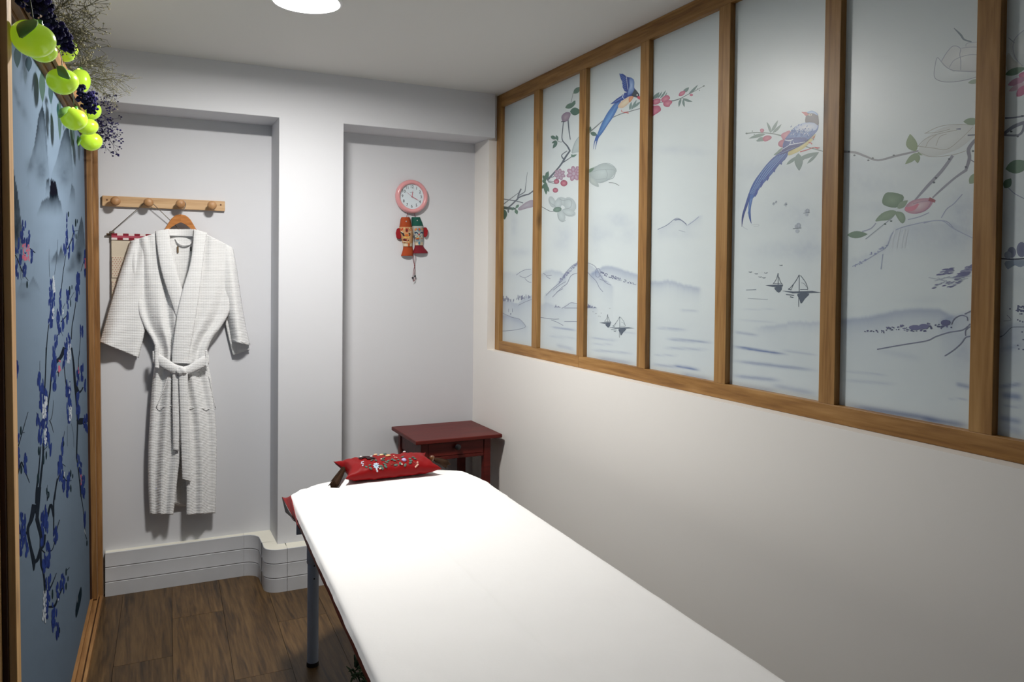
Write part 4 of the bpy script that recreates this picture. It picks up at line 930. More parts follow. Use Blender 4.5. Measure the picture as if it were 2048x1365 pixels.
p.stroke([(362, 100, 2), (362, 190, 3)], BK); p.stroke([(485, 460, 3), (478, 570, 4), (460, 640, 6)], (50, 58, 66)); p.stroke([(450, 640, 8), (470, 690, 6), (486, 755, 3)], (50, 58, 66)); p.stroke([(332, 570, 3), (345, 650, 5)], BK); p.stroke([(612, 690), (612, 880)], (80, 92, 106), 3); p.stroke([(648, 670), (668, 780), (672, 890)], (80, 92, 106), 3); p.stroke([(586, 740, 3), (572, 850, 4)], BK); p.stroke([(696, 980, 10), (715, 1120, 8), (735, 1340, 6)], BK)
p.stroke([(540, 1140, 8), (515, 1220, 9), (495, 1365, 11)], BK); p.stroke([(565, 1130, 8), (600, 1190, 10), (650, 1190, 5)], BK); p.stroke([(570, 1040), (595, 1062)], BK, 5); p.stroke([(515, 210, 6), (530, 200, 8), (530, 245, 5)], BK); p.stroke([(428, 1290, 5), (445, 1310, 8), (430, 1365, 6)], BK); p.stroke([(430, 1230), (428, 1290)], (60, 70, 84), 3)
for a in ((148, 180, 30, 150, 12), (354, 265, 22, 150, 9), (384, 330, 20, 130, 6), (492, 70, 34, 110, 9), (490, 240, 44, 200, 18), (495, 320, 26, 80, 6), (600, 30, 26, 90, 7), (580, 110, 16, 60, 4), (620, 350, 36, 130, 10), (622, 440, 44, 170, 16), (628, 570, 32, 200, 14), (712, 250, 22, 110, 7), (746, 220, 22, 140, 8), (774, 320, 12, 100, 5), (706, 490, 20, 160, 9), (712, 560, 26, 100, 6), (772, 680, 40, 140, 10), (378, 460, 40, 220, 18), (400, 380, 60, 90, 9), (425, 520, 30, 200, 12), (395, 640, 70, 160, 22), (345, 640, 24, 100, 7), (375, 790, 50, 130, 16), (435, 800, 30, 160, 12), (455, 900, 18, 70, 5), (155, 880, 34, 220, 16), (160, 1000, 30, 140, 10), (228, 1030, 28, 170, 12), (563, 890, 20, 130, 7), (550, 1060, 42, 170, 16), (555, 1160, 26, 70, 5), (580, 1230, 22, 120, 8), (620, 1230, 22, 200, 11), (712, 1010, 20, 80, 5), (730, 1080, 18, 100, 6), (755, 1250, 26, 160, 9)): petals(*a, 40, 90, 15)
petals(622, 60, 28, 110, 24, 16, 36, 8, (WT, (160, 172, 190))); petals(540, 150, 18, 100, 16, 14, 36, 8, (RS, RS)); petals(714, 185, 8, 50, 5, 14, 30, 6, (RS, RS)); petals(632, 350, 12, 90, 12, 12, 30, 6, ((150, 160, 184), WT)); petals(640, 590, 20, 140, 26, 16, 36, 8, (WT, (176, 186, 196))); petals(402, 560, 34, 110, 30, 20, 44, 9, (WT, (184, 192, 200))); petals(416, 470, 24, 70, 14, 18, 40, 9, (WT, WT)); petals(412, 790, 22, 130, 26, 16, 36, 8, (WT, (176, 186, 196))); petals(735, 1190, 16, 90, 10, 12, 30, 6, (RS, RS)); petals(583, 1130, 8, 40, 5, 10, 24, 5, (WT, WT))
for a in ((188, 735, 7, 40), (352, 920, 8, 42), (420, 960, 6, 40), (395, 1000, 8, 46), (345, 1170, 10, 50), (193, 1090, 8, 40), (578, 855, 5, 26), (642, 1125, 6, 36), (660, 1150, 5, 22), (642, 1260, 5, 34), (425, 1280, 6, 26)): p.ell(*a, DKL)
p.at(0, 960, 4.015)
p.stroke([(275, 200, 40), (250, 320, 30), (222, 400, 20), (240, 520, 18), (268, 650, 28), (270, 730, 8)], BK); p.stroke([(266, 665, 30), (300, 640, 26), (325, 560, 24), (345, 520, 30), (360, 440, 16)], BK); p.stroke([(270, 200, 10), (275, 270, 30)], BK); p.stroke([(295, 310, 30), (310, 380, 26), (328, 460, 22), (326, 550, 18)], BK); p.stroke([(300, 60, 20), (296, 320, 22)], BK); p.stroke([(322, 60, 14), (300, 330, 14)], BK)
p.stroke([(325, 560, 14), (330, 680, 16), (350, 760, 14), (360, 910, 10)], BK); p.stroke([(380, 300, 14), (405, 200, 18), (420, 240, 16), (430, 300, 10), (430, 180, 10), (445, 80, 10), (460, -10, 10)], BK); p.stroke([(430, 290, 8), (430, 420, 8)], BK); p.stroke([(478, 322, 6), (460, 380, 6), (440, 490, 6), (420, 560, 6), (398, 572, 5)], BK); p.stroke([(330, 560, 8), (362, 590, 6)], BK); p.stroke([(398, 880, 10), (425, 820, 8), (452, 750, 4)], BK); p.stroke([(385, 1020, 10), (435, 1015, 18), (460, 960, 10), (500, 870, 8)], BK); p.stroke([(150, 420, 30), (220, 430, 20)], BK)
p.stroke([(640, 0, 8), (650, 130, 6), (665, 220, 4), (678, 350, 4), (685, 440, 4), (697, 480, 5)], BK); p.stroke([(530, 735, 5), (557, 705, 4)], BK); p.stroke([(377, 80, 4), (378, 170, 5)], BK)
p.blob([(648, 860), (655, 920), (640, 1010), (612, 1110), (605, 1050), (620, 960)], (14, 34, 46), (16, 38, 50)); p.ell(622, 960, 3, 30, (120, 130, 140))
for a in ((183, 360, 36, 160, 14), (178, 450, 60, 130, 16), (165, 550, 22, 90, 6), (213, 560, 22, 110, 8), (352, 300, 40, 150, 14), (362, 370, 50, 160, 18), (338, 440, 26, 140, 8), (445, 430, 26, 130, 10), (384, 590, 34, 200, 16), (352, 680, 20, 130, 7), (380, 680, 34, 80, 6), (385, 900, 34, 220, 16), (375, 1060, 22, 120, 7), (435, 1080, 36, 180, 16), (430, 1160, 20, 90, 6), (458, 1220, 20, 90, 7), (498, 830, 34, 150, 12), (462, 900, 20, 110, 6), (545, 70, 16, 130, 7), (512, 60, 16, 90, 5), (665, 80, 20, 100, 6), (678, 320, 12, 80, 5)): petals(*a, 36, 84, 14)
petals(358, 1000, 22, 200, 26, 20, 44, 9, (WT, (170, 180, 190))); petals(352, 1090, 24, 110, 16, 20, 40, 9, ((176, 184, 192), WT)); petals(681, 410, 5, 50, 4, 12, 24, 4, (WT, WT)); petals(466, 970, 6, 40, 4, 10, 24, 5, (WT, WT))
for a in ((420, 920, 6, 40), (530, 740, 5, 30), (545, 795, 4, 22), (530, 855, 6, 30), (376, 95, 5, 26), (390, 120, 5, 26), (697, 510, 5, 24), (476, 1210, 5, 26), (568, 75, 5, 26)): p.ell(*a, DKL)
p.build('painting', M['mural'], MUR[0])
p = mpaint().at(0, 960, 4.015)
p.stroke([(-40, 760, 50), (0, 780, 60), (25, 700, 26), (30, 665, 8)], BK)
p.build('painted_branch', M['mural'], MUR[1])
p = mpaint().at(0, 960, 4.015)
p.stroke([(-40, 1260, 40), (10, 1240, 40), (40, 1225, 34), (60, 1190, 12)], BK)
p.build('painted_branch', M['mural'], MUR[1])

# ------------------------------------------------------------------ massage table, cover and sheet
BZ = .67                                   # height of the sheet
BO = Vector((.530, 3.03, 0)); bth = math.radians(2.9)
BU = Vector((math.cos(bth), -math.sin(bth), 0)); BV = Vector((-math.sin(bth), -math.cos(bth), 0))
BW, BL = .772, 1.98                        # width, length; v runs towards the viewer
def B(u, v, z): 
    q = BO + BU * (u + .015 * max(0, u - .39) / .39 * max(0, v)) + BV * v; return Vector((q.x, q.y, z))
HU = [0, .13, .25, .45, .66, .715, .740, .757, .772]; HV = [0, -.125, -.18, -.19, -.172, -.125, -.070, .0, .10]
def head(u, k=0):
    """v of the rounded head end at width u (k grows the outline)"""
    return float(np.interp(u, HU, HV)) - k
bed = thing('massage_table', 'massage table on grey steel legs under a white sheet', 'massage table', B(BW / 2, .9, 0))
def slab(z0, z1, ins, n=24):
    pts = []
    for i in range(n + 1):
        u = ins + (BW - 2 * ins) * i / n; pts.append(B(u, head(u, -ins), z1))
    pts += [B(BW - ins, BL - ins, z1), B(ins, BL - ins, z1)]
    return MB().extrude(pts, (0, 0, z0 - z1))
qa = onY(593, 1040, 2.93); qb = onY(600, 1069, 2.93)
part('hinge_plate', MB().box(qa.x, qb.x + .012, 2.925, 2.935, qb.z, BZ - .058), M['leg'], bed)
part('mattress', slab(BZ - .055, BZ - .009, .012), M['vinyl'], bed, bevel=.008)
part('frame', slab(BZ - .085, BZ - .056, .05), M['steel'], bed)
for (u, v) in ((None, None), (BW - .11, .1), (.1, BL - .2), (BW - .11, BL - .2)):
    q = Vector((.612, 3.012, 0)) if u is None else B(u, v, 0)
    lg = part('leg', MB().lathe([(.0215, .014), (.0215, .40), (.0213, .402)], q, n=24), M['leg'], bed, smooth=True, auto=40)
    part('leg_sleeve', MB().lathe([(.0235, .40), (.0245, .402), (.0245, BZ - .086)], q, n=24), M['leg'], lg, smooth=True, auto=40)
    part('foot', MB().lathe([(.023, 0), (.0235, .004), (.0225, .016)], q, n=24), M['rubber'], lg, smooth=True, auto=40)
    for z in (.345, .395): part('adjusting_hole', MB().lathe([(.003, -.0005), (.003, .0008)], (q.x, q.y - .0215, z), (0, -1, 0), n=8), M['rubber'], lg)

# red satin cover: lies on the mattress, its edge hangs a little down each side
random.seed(31)
def cover_pt(s, t):
    v = -.19 + (BL + .19) * t
    wid = BW + .09
    u = -.045 + wid * s
    uc = min(max(u, .002), BW - .002)
    hv = head(uc)
    vv = max(v, hv + .0) if True else v
    over = max(0, .002 - u, u - BW + .002)
    drop = over * .92 + max(0, .03 - (vv - hv)) * .1
    x = uc + math.copysign(over * .12, u - BW / 2)
    z = BZ - .006 - drop + .002 * math.sin(v * 23 + u * 3) * (over > 0)
    return B(x, vv, z)
cv = tag(obj('satin_cover', MB().grid(cover_pt, 60, 90), M['satin2'], smooth=True, solid=.0015), 'red satin cover showing at the table edge below the sheet', 'bed cover')
fl_ = MB()
def flap(s, t):
    a = Vector((.531, 3.035, BZ - .005)).lerp(Vector((.498, 2.72, BZ - .02)), t)
    b = onZ(564, 995, BZ - .030).lerp(onZ(600, 1060, BZ - .038), t)
    q = a.lerp(b, s); q.z -= .006 * math.sin(PI * s) * (1 - t); return q
part_f = obj('corner_fold', MB().grid(flap, 8, 16), M['satin2'], cv, smooth=True, solid=.002)
def flap2(s, t):
    a = onZ(564, 995, BZ - .031).lerp(onZ(585, 1040, BZ - .037), t)
    b = a + Vector((.012 + .012 * t, -.01, -.058 + .04 * t)); return a.lerp(b, s)
obj('flap_shade', MB().grid(flap2, 4, 10), M['vinyl'], cv, smooth=True, solid=.002)  # dark sheet put in for the flap's shade and the table's dark underside

# disposable sheet: fine wrinkled grid with slightly ragged edges
def sheet_z(u, v):
    z = BZ
    z += .006 * (float(fbm(np.array(u * 7 + 3), np.array(v * 5 + 1))) - .5)
    z += .003 * math.exp(-((u - .33 - .03 * v) / .012) ** 2) * (v > .2) * min(1, (v - .2) * 3)
    z += .0015 * (float(fbm(np.array(u * 26), np.array(v * 7 + 8))) - .5)
    if v < .35:                                      # creases that fan out from under the cushion
        for k, (a0, a1, w_, am) in enumerate(((.02, .45, .018, .006), (.05, .75, .02, .004), (.12, 1.1, .022, .005), (.30, .3, .02, .003), (.62, -.5, .02, .004), (.5, -.15, .02, .003))):
            dl = (v + .05) - (a1 * (u - a0)); z += am * math.exp(-(dl / w_) ** 2) * max(0, 1 - abs(v - .08) / .3)
    return z
def sheet_pt(s, t):
    hw = .022                                        # hang at each side
    u = -hw + (BW + 2 * hw) * s
    v = -.20 + (BL + .20 - .02) * t
    jag = .004 * (float(fbm(np.array(v * 22), np.array(3.0 + (s > .5) * 9))) - .5)
    uc = min(max(u, 0), BW); hv = head(uc, .002)
    vv = max(v, hv)
    over = max(0, -u, u - BW)
    z = sheet_z(uc, vv) - over * .85 - max(0, (hv - v)) * .03
    e = min(uc, BW - uc, vv - hv + .01); z -= .006 * math.exp(-e / .012)
    return B(uc + math.copysign(over * .35 + jag * (over > hw * .5), u - BW / 2), vv, z)
sh = tag(obj('disposable_sheet', MB().grid(sheet_pt, 120, 230), M['sheet'], smooth=True), 'white disposable sheet spread over the massage table', 'sheet')

# something soft and green on the floor in the dark under the table
gm = MB(); random.seed(2)
g0 = onZ(712, 1352, 0.05)
for i in range(60):
    a = random.uniform(0, 2 * PI); r = random.uniform(0, .05); c = Vector((g0.x + .03 + r * math.cos(a), g0.y + r * math.sin(a), random.uniform(.005, .09)))
    d = Vector((random.uniform(-1, 1), random.uniform(-1, 1), random.uniform(-.2, .6))).normalized() * random.uniform(.012, .028)
    gm.tube([c - d, c + Vector((0, 0, .012)), c + d], [.002, .005, .002], 4, col=lin(random.choice(((60, 88, 56), (84, 108, 74), (46, 66, 46)))))
gr = tag(obj('green_bundle', gm, M['moss'], color=True), 'dark green tangled bundle on the floor under the table', 'bundle', kind='stuff')

# ------------------------------------------------------------------ tissue cover on the head of the table
CZ = BZ + .001
cfl = onZ(690, 962, BZ + .022); cfr = onZ(884, 942, BZ + .020); cbl = onZ(657, 924, BZ + .052)
cu = (cfr - cfl); cu.z = 0
tis = thing('tissue_cover', 'red satin tissue box cover embroidered with flowers and tasselled at both ends', 'tissue cover', ((cfl + cfr) / 2 + Vector((0, .1, 0))).to_tuple())
tis.location.z = BZ
TL = cu.length; TU = cu.normalized(); TV = Vector((-TU.y, TU.x, 0)); TD = .205; TH = .075
def cush(s, t):
    """s along 0..1, t round 0..1 (0 front bottom edge, .5 back)"""
    e = abs(2 * s - 1)
    k = (1 - e ** 3.5) ** .55                        # fullness towards the ends
    a = 2 * PI * t - PI / 2 - .9
    cx = math.cos(a); sz = math.sin(a)
    y = .5 + .5 * math.copysign(abs(cx) ** .55, -cx) * (1 - .04 * (1 - e))
    up = math.copysign(abs(sz) ** .7, sz)
    hz = TH * .5 * (1 + up) if True else 0
    mid = .026 + .028 * y
    z = mid * (1 - k) + k * max(0, hz * (1 - .12 * abs(y - .5)))
    # pinched middle of each end where the tassel is tied
    pin = max(0, (e - .80) / .20)
    x = s * TL + (1 if s < .5 else -1) * pin * .036 * math.sin(PI * y)
    z -= .012 * pin * math.sin(PI * y)
    z = max(z, .001 + .0 * y)
    w = .0022 * math.sin(s * 34 + y * 9) * k + .0018 * math.sin(s * 61 - y * 21) * k
    q = cfl + TU * (x - 0) + TV * (y * TD); return Vector((q.x, q.y, CZ + z + w * (z > .01)))
part('satin_body', MB().grid(cush, 56, 40), M['satin'], tis, smooth=True)
def on_cush(px, py, lift=.002):
    """point of the cushion's skin under a photograph pixel"""
    best = None
    for i in range(57):
        for j in range(41):
            q = CP[i][j]; d = q - CAM; z = d.dot(FWD); x = CX + FPX * d.dot(RGT) / z; y = CY - FPX * d.dot(UPV) / z
            e = (x - px) ** 2 + (y - py) ** 2 + (z - 2.9) * 3
            if CN[i][j].dot(-d) > 0 and (best is None or e < best[0]): best = (e, i, j)
    _, i, j = best; n = CN[i][j]
    d = ray(px, py); t = (CP[i][j] - CAM).dot(n) / d.dot(n); q = CAM + d * t
    if (q - CP[i][j]).length > .02: q = CP[i][j]
    return q + n * lift, n
CP = [[cush(i / 56, j / 40) for j in range(41)] for i in range(57)]
CN = []
for i in range(57):
    row = []
    for j in range(41):
        a = CP[min(i + 1, 56)][j] - CP[max(i - 1, 0)][j]; b = CP[i][(j + 1) % 40] - CP[i][(j - 1) % 40]
        n = a.cross(b)
        if n.length < 1e-12: n = Vector((0, 0, 1))
        n.normalize()
        c = cfl + TU * (TL / 2) + TV * TD / 2 + Vector((0, 0, .01))
        if n.dot(CP[i][j] - c) < 0: n = -n
        row.append(n)
    CN.append(row)
def stud(name, px, py, rx, ry, ang, col, col2=None, h=.35):
    q, n = on_cush(px, py); s = .00212                 # metres per photograph pixel here
    a = RGT - n * RGT.dot(n); a.normalize(); b = n.cross(a); 
    c_, s_ = math.cos(math.radians(ang)), math.sin(math.radians(ang))
    A = a * c_ + b * s_; Bv = n.cross(A)
    R = Matrix((A, Bv, n)).transposed()
    part(name, MB().ball(q, (rx * s, ry * s * 1.25, min(rx, ry) * s * h + .0008), 8, 5, col=lin(col), rot=R), M['emb'], tis, smooth=True, color=True)
# crop (690,880) x10.24
E_ = lambda x, y: (690 + x / 10.24, 880 + y / 10.24)
for x, y, a, l in ((435, 565, 35, 34), (510, 530, -60, 34), (520, 590, 30, 36), (555, 430, -50, 36), (630, 430, 60, 32), (790, 390, -20, 36), (780, 430, 10, 40), (845, 470, 30, 48), (885, 440, -70, 40), (830, 555, 40, 40), (815, 510, 15, 40), (735, 545, 0, 36), (765, 590, 80, 30), (965, 410, -70, 36), (1010, 430, 20, 36), (1090, 420, 60, 36), (1040, 525, -20, 40), (1180, 360, -30, 36), (1130, 490, 70, 34), (1230, 525, -75, 42), (1330, 400, 60, 40), (1350, 440, 0, 34), (1395, 370, -30, 36), (1430, 400, -20, 36), (1335, 480, -50, 36), (830, 322, -10, 30)):
    stud('leaf', *E_(x, y), l / 10.24 * 1.15, 2.1, -a, (66, 92, 80))
for x, y, rx, ry, a, c in ((880, 358, 62, 38, 0, (214, 182, 128)), (1205, 425, 54, 50, 0, (176, 160, 206)), (1205, 420, 24, 22, 0, (140, 120, 178))):
    stud('flower', *E_(x, y), rx / 10.24, ry / 10.24, a, c, h=.6)
for k in range(8): stud('petal', *E_(637 + 42 * math.cos(k * PI / 4), 538 + 40 * math.sin(k * PI / 4)), 3.0, 1.4, -k * 45, (186, 206, 224))
stud('flower', *E_(637, 538), 2, 2, 0, (160, 188, 204), h=.8)
for x, y in ((345, 475), (375, 462), (345, 500), (372, 510), (360, 540)): stud('flower_bud', *E_(x, y), 1.7, 1.6, 0, (206, 206, 222), h=.7)
for x, y in ((1485, 472), (1490, 512), (1470, 535), (1445, 555), (1000, 340), (1035, 350), (1070, 355)): stud('flower_bud', *E_(x, y), 1.8, 1.6, 0, (226, 176, 156), h=.7)
for x, y, rx, a in ((720, 592, 28, 30), (755, 402, 40, -10), (1160, 505, 26, -50), (650, 610, 26, 80), (660, 645, 22, 80)): stud('petal', *E_(x, y), rx / 10.24, 1.5, a, (222, 196, 178) if x != 650 and x != 660 else (206, 208, 220))
for (x0, y0, x1, y1) in ((950, 530, 970, 470), (940, 530, 1080, 450), (930, 520, 905, 450), (1380, 450, 1450, 500)):
    a, _ = on_cush(*E_(x0, y0), .0012); b, _ = on_cush(*E_(x1, y1), .0012); part('stem_stitch', MB().tube([a, b], .0007, 5), M['bead'], tis)
for x, y, rx, c in ((330, 236, 30, (214, 208, 206)), (610, 222, 44, (226, 190, 150)), (740, 204, 50, (220, 200, 150)), (770, 222, 50, (64, 92, 82)), (1215, 186, 34, (214, 206, 206))):
    q, n = on_cush(*E_(x, y + 12)); part('flower', MB().ball(q, (rx / 10.24 * .0021, .006, .004), 8, 5, col=lin(c)), M['emb'], tis, smooth=True, color=True)
# slit
sl = MB()
tt_ = [k / 10 for k in range(11)]
top = [on_cush(716 + 37 * t, 918 - 3.4 * math.sin(PI * t), .004)[0] for t in tt_]; bot = [on_cush(716 + 37 * t, 918.5 + 1.6 * math.sin(PI * t), .004)[0] for t in tt_]
sl.add(top + bot, [(i, i + 1, i + 12, i + 11) for i in range(10)]); part('slit', sl, M['slit'], tis)
q, n = on_cush(*E_(530, 396), .006); part('tissue', MB().ball(q, (.006, .004, .003), 8, 5), M['sheet'], tis, smooth=True)
# tassels
def tassel(q0, q1, q2, label):
    t = part('tassel', MB().tube([q1 + (q2 - q1) * k for k in (.12, .25, .6, 1)], [.006, .0095, .013, .016], 14), M['tassel'], tis, smooth=True)
    d = (q1 - q0).normalized()
    part('bead', MB().ball(q1 - (q2 - q1).normalized() * .002, (.0115, .0115, .013), 14, 10), M['bead'], t, smooth=True)
    part('cord', MB().tube([q0, q1], .0012, 6), M['tassel'], t)
    random.seed(3)
    ax = (q2 - q1).normalized(); o1 = ax.orthogonal().normalized(); o2 = ax.cross(o1)
    fr = MB()
    for i in range(46):
        a = random.uniform(0, 2 * PI); r = random.uniform(.6, 1.15); s0 = q1 + (q2 - q1) * .25 + (o1 * math.cos(a) + o2 * math.sin(a)) * .009 * r; s1 = q2 + (o1 * math.cos(a + .2) + o2 * math.sin(a + .2)) * .017 * r + ax * random.uniform(-.004, .014)
        fr.tube([s0, s0.lerp(s1, .5) + Vector((0, 0, random.uniform(-.002, .002))), s1], .0009, 4)
    f = part('fringe', fr, M['tassel'], t); f['kind'] = 'stuff'
zt = lambda px, py, z: onZ(px, py, BZ + z)
tassel(zt(707, 917, .052), zt(693, 929, .040), zt(668, 970, .017), 'left')
qr = cfr + TV * .10; qr.z = BZ + .045
tassel(qr + Vector((-.03, 0, .012)), qr + Vector((-.006, .0, .006)), qr + Vector((.055, -.012, -.022)), 'right')

# ------------------------------------------------------------------ nightstand
nx0, nx1, ny0, ny1, nz = 1.236, 1.706, 3.632, 4.045, .695
ns = thing('nightstand', 'small red-stained wooden nightstand in the corner', 'nightstand', ((nx0 + nx1) / 2, (ny0 + ny1) / 2, 0))
part('top', MB().box(nx0, nx1, ny0, ny1, nz - .02, nz), M['red_wood'], ns, bevel=.004)
lx0, lx1, ly0, ly1 = 1.270, 1.650, 3.655, 4.03
for x in (lx0, lx1 - .037):
    for y in (ly0, ly1 - .037): part('leg', MB().box(x, x + .037, y, y + .037, 0, nz - .02), M['red_wood'], ns, bevel=.002)
part('side_apron', MB().box(lx0 + .006, lx0 + .022, ly0 + .037, ly1 - .037, .585, nz - .02), M['red_wood'], ns)
part('side_apron', MB().box(lx1 - .022, lx1 - .006, ly0 + .037, ly1 - .037, .585, nz - .02), M['red_wood'], ns)
part('back_apron', MB().box(lx0 + .037, lx1 - .037, ly1 - .022, ly1 - .006, .585, nz - .02), M['red_wood'], ns)
part('rail', MB().box(lx0 + .037, lx1 - .037, ly0 + .004, ly0 + .034, .585, .602), M['red_wood'], ns, bevel=.0015)
part('drawer_bottom', MB().box(lx0 + .022, lx1 - .022, ly0 + .03, ly1 - .022, .588, .594), M['red_wood'], ns)
dr = part('drawer', MB().box(lx0 + .039, lx1 - .039, ly0 + .003, ly0 + .022, .604, nz - .023), M['red_wood'], ns, bevel=.0015)
kx = onY(915, 894, ly0 - .01)
part('knob', MB().lathe([(.006, 0), (.006, .012), (.014, .016), (.016, .022), (.013, .028), (.003, .031)], (kx.x, ly0 + .003, kx.z), (0, -1, 0), n=20), M['knob'], dr, smooth=True, auto=40)

# ------------------------------------------------------------------ peg rail
pr = thing('peg_rail', 'pale wooden coat rail with four round pegs', 'coat rail', (.12, YB, 1.82))
ba = onY(204, 391, YB - .018); bb = onY(450, 402, YB - .018); bc = onY(204, 413, YB - .018)
part('board', MB().box(ba.x, bb.x, YB - .018, YB, ba.z - .049, ba.z), M['peg'], pr, bevel=.003)
PEGX = []
zc = ba.z - .0265
for (px, py) in ((231, 403), (297, 405.5), (361, 408), (424, 410.5)):
    c = onY(px, py, YB - .055); x = c.x; PEGX.append(x)
    part('peg', MB().lathe([(.012, 0), (.0105, .006), (.0095, .022), (.012, .029), (.0195, .032), (.0215, .038), (.0205, .046), (.014, .0515), (.003, .0535)], (x, YB - .018, zc), (0, -1, 0), n=28), M['pegknob'], pr, smooth=True, auto=50)
for px, py in ((214, 400), (441.5, 410)):
    c = onY(px, py, YB - .018); part('screw', MB().lathe([(.0045, 0), (.0042, .0008), (.001, .001)], (c.x, YB - .0178, c.z), (0, -1, 0), n=12), M['bead'], pr)

# ------------------------------------------------------------------ fabric wall pocket hung on the second peg
og = thing('wall_pocket', 'linen wall pocket with red checked top and dotted pouches behind the robe', 'wall pocket', (.046, YB - .012, 1.69))
oy = YB - .014
dz = onY(213, 469, oy)
xr_ = 2 * PEGX[1] - dz.x
part('twig', MB().tube([(dz.x, oy, dz.z), ((dz.x + xr_) / 2, oy, dz.z + .001), (xr_, oy, dz.z + .002)], [.0055, .005, .0055], 8), M['twig'], og, smooth=True)
hook = Vector((PEGX[1], YB - .043, zc + .0105))
part('cord', MB().tube([(dz.x + .012, oy - .004, dz.z + .004), (PEGX[1] - .012, YB - .042, zc + .004), hook, (PEGX[1] + .012, YB - .042, zc + .004), (xr_ - .012, oy - .004, dz.z + .004)], .0017, 6), M['cord'], og, smooth=True)
part('bow', MB().ball((dz.x + .022, oy - .006, dz.z + .010), (.012, .004, .006), 8, 6).tube([(dz.x + .012, oy - .007, dz.z), (dz.x + .02, oy - .008, dz.z + .012), (dz.x + .032, oy - .006, dz.z + .018)], .002, 6), M['cord'], og, smooth=True)
fx0 = onY(223, 480, oy).x; fx1 = 2 * PEGX[1] - fx0
z1 = dz.z + .006; z2 = onY(223, 480, oy).z; z3 = onY(223, 514, oy).z; z4 = onY(223, 556, oy).z; z5 = onY(222, 562, oy).z
part('linen_panel', MB().box(fx0, fx1, oy - .002, oy, z4 - .14, z1 - .01), M['linen'], og)
# checked hem: one small cloth square per check
def checks():
    mb = MB(); n = 26; rows = 3; w = (fx1 - fx0) / n; h = (z1 - z2) / rows
    for j in range(rows):
        for i in range(n):
            k = ((i - j) // 2) % 2; k2 = ((i + j) // 2) % 2
            c = lin((124, 12, 34)) if k and k2 else (lin((168, 70, 88)) if k or k2 else lin((220, 208, 206)))
            x = fx0 + w * i; z = z2 + h * j
            mb.add([(x, oy - .0065, z), (x + w, oy - .0065, z), (x + w, oy - .0065, z + h), (x, oy - .0065, z + h)], [(0, 1, 2, 3)], c)
    return mb
part('checked_hem', checks(), M['fish'], og, color=True)
part('hem_core', MB().box(fx0, fx1, oy - .0062, oy - .0022, z2, z1), M['linen'], og)
for za, zb_ in ((z3, z4), (z5 - .002, z5 - .085)):
    pk = part('pouch', MB().box(fx0 + .001, fx1 - .001, oy - .006, oy - .0022, zb_, za), M['linen'], og, bevel=.0015)
    ds = MB(); pit = .0108
    for r in range(int((za - zb_) / (pit * .86)) - 0):
        for c in range(int((fx1 - fx0) / pit) - 1):
            x = fx0 + .006 + c * pit + (r % 2) * pit / 2; z = za - .004 - r * pit * .86
            if x > PEGX[1] or z < zb_ + .003: continue
            ds.lathe([(.0019, 0), (.0019, .0004)], (x, oy - .0061, z), (0, -1, 0), n=7)
    d_ = part('dots', ds, M['cloth_red'], pk); d_['kind'] = 'stuff'

# ------------------------------------------------------------------ hanger
YH = YB - .052
hg = thing('coat_hanger', 'wooden coat hanger on the third peg holding the robe', 'hanger', (PEGX[2], YH, 1.7))
hx = PEGX[2] + .002; hz = onY(363, 429, YH).z
def hgz(d): return hz - .010 - .30 * max(0, d - .012) - .9 * max(0, .0) - .5 * max(0, d - .10) * .25 if d > .012 else hz - .010 - d * .05
hb = MB()
for sgn in (-1, 1):
    pts = []
    for i in range(14):
        d = .165 * (i / 13) ** 1.4; pts.append((hx + sgn * d, YH + .004 + .018 * min(1, d / .12), d))
    vs = []
    for (x, y, d) in pts:
        zt_ = hz - float(np.interp(d, [0, .02, .035, .05, .066, .1, .165], [0, .004, .014, .032, .066, .104, .14])); hgt = float(np.interp(d, [0, .03, .066, .2], [.038, .045, .032, .018]))
        for (dy, dz_) in ((-.009, -.006), (-.005, 0), (.005, 0), (.009, -.006), (.007, -hgt), (-.007, -hgt)): vs.append((x, y + dy, zt_ + dz_))
    fs = [(i * 6 + k, i * 6 + (k + 1) % 6, (i + 1) * 6 + (k + 1) % 6, (i + 1) * 6 + k) for i in range(13) for k in range(6)] + [tuple(range(6)), tuple(range(78, 84))]
    part('arm', MB().add(vs, fs), M['hanger'], hg, smooth=True, auto=35)
hk = []
for i in range(15):
    a = math.radians(-70 + 235 * i / 14); hk.append((PEGX[2] + .004 + .0225 * math.sin(-a) * -1 * .9, YH + .006, zc - .006 + .0225 * -math.cos(a) * -1))
hook_pts = [(hx, YH + .006, hz - .004), (hx + .002, YH + .006, hz + .012), (PEGX[2] + .016, YH + .006, zc - .022), (PEGX[2] + .0235, YH + .006, zc - .004), (PEGX[2] + .019, YH + .006, zc + .012), (PEGX[2] + .004, YH + .006, zc + .020), (PEGX[2] - .012, YH + .006, zc + .014), (PEGX[2] - .017, YH + .006, zc + .002)]
hook_pts = crom(hook_pts)
part('hook', MB().tube(hook_pts, .0016, 8), M['chrome'], hg, smooth=True)

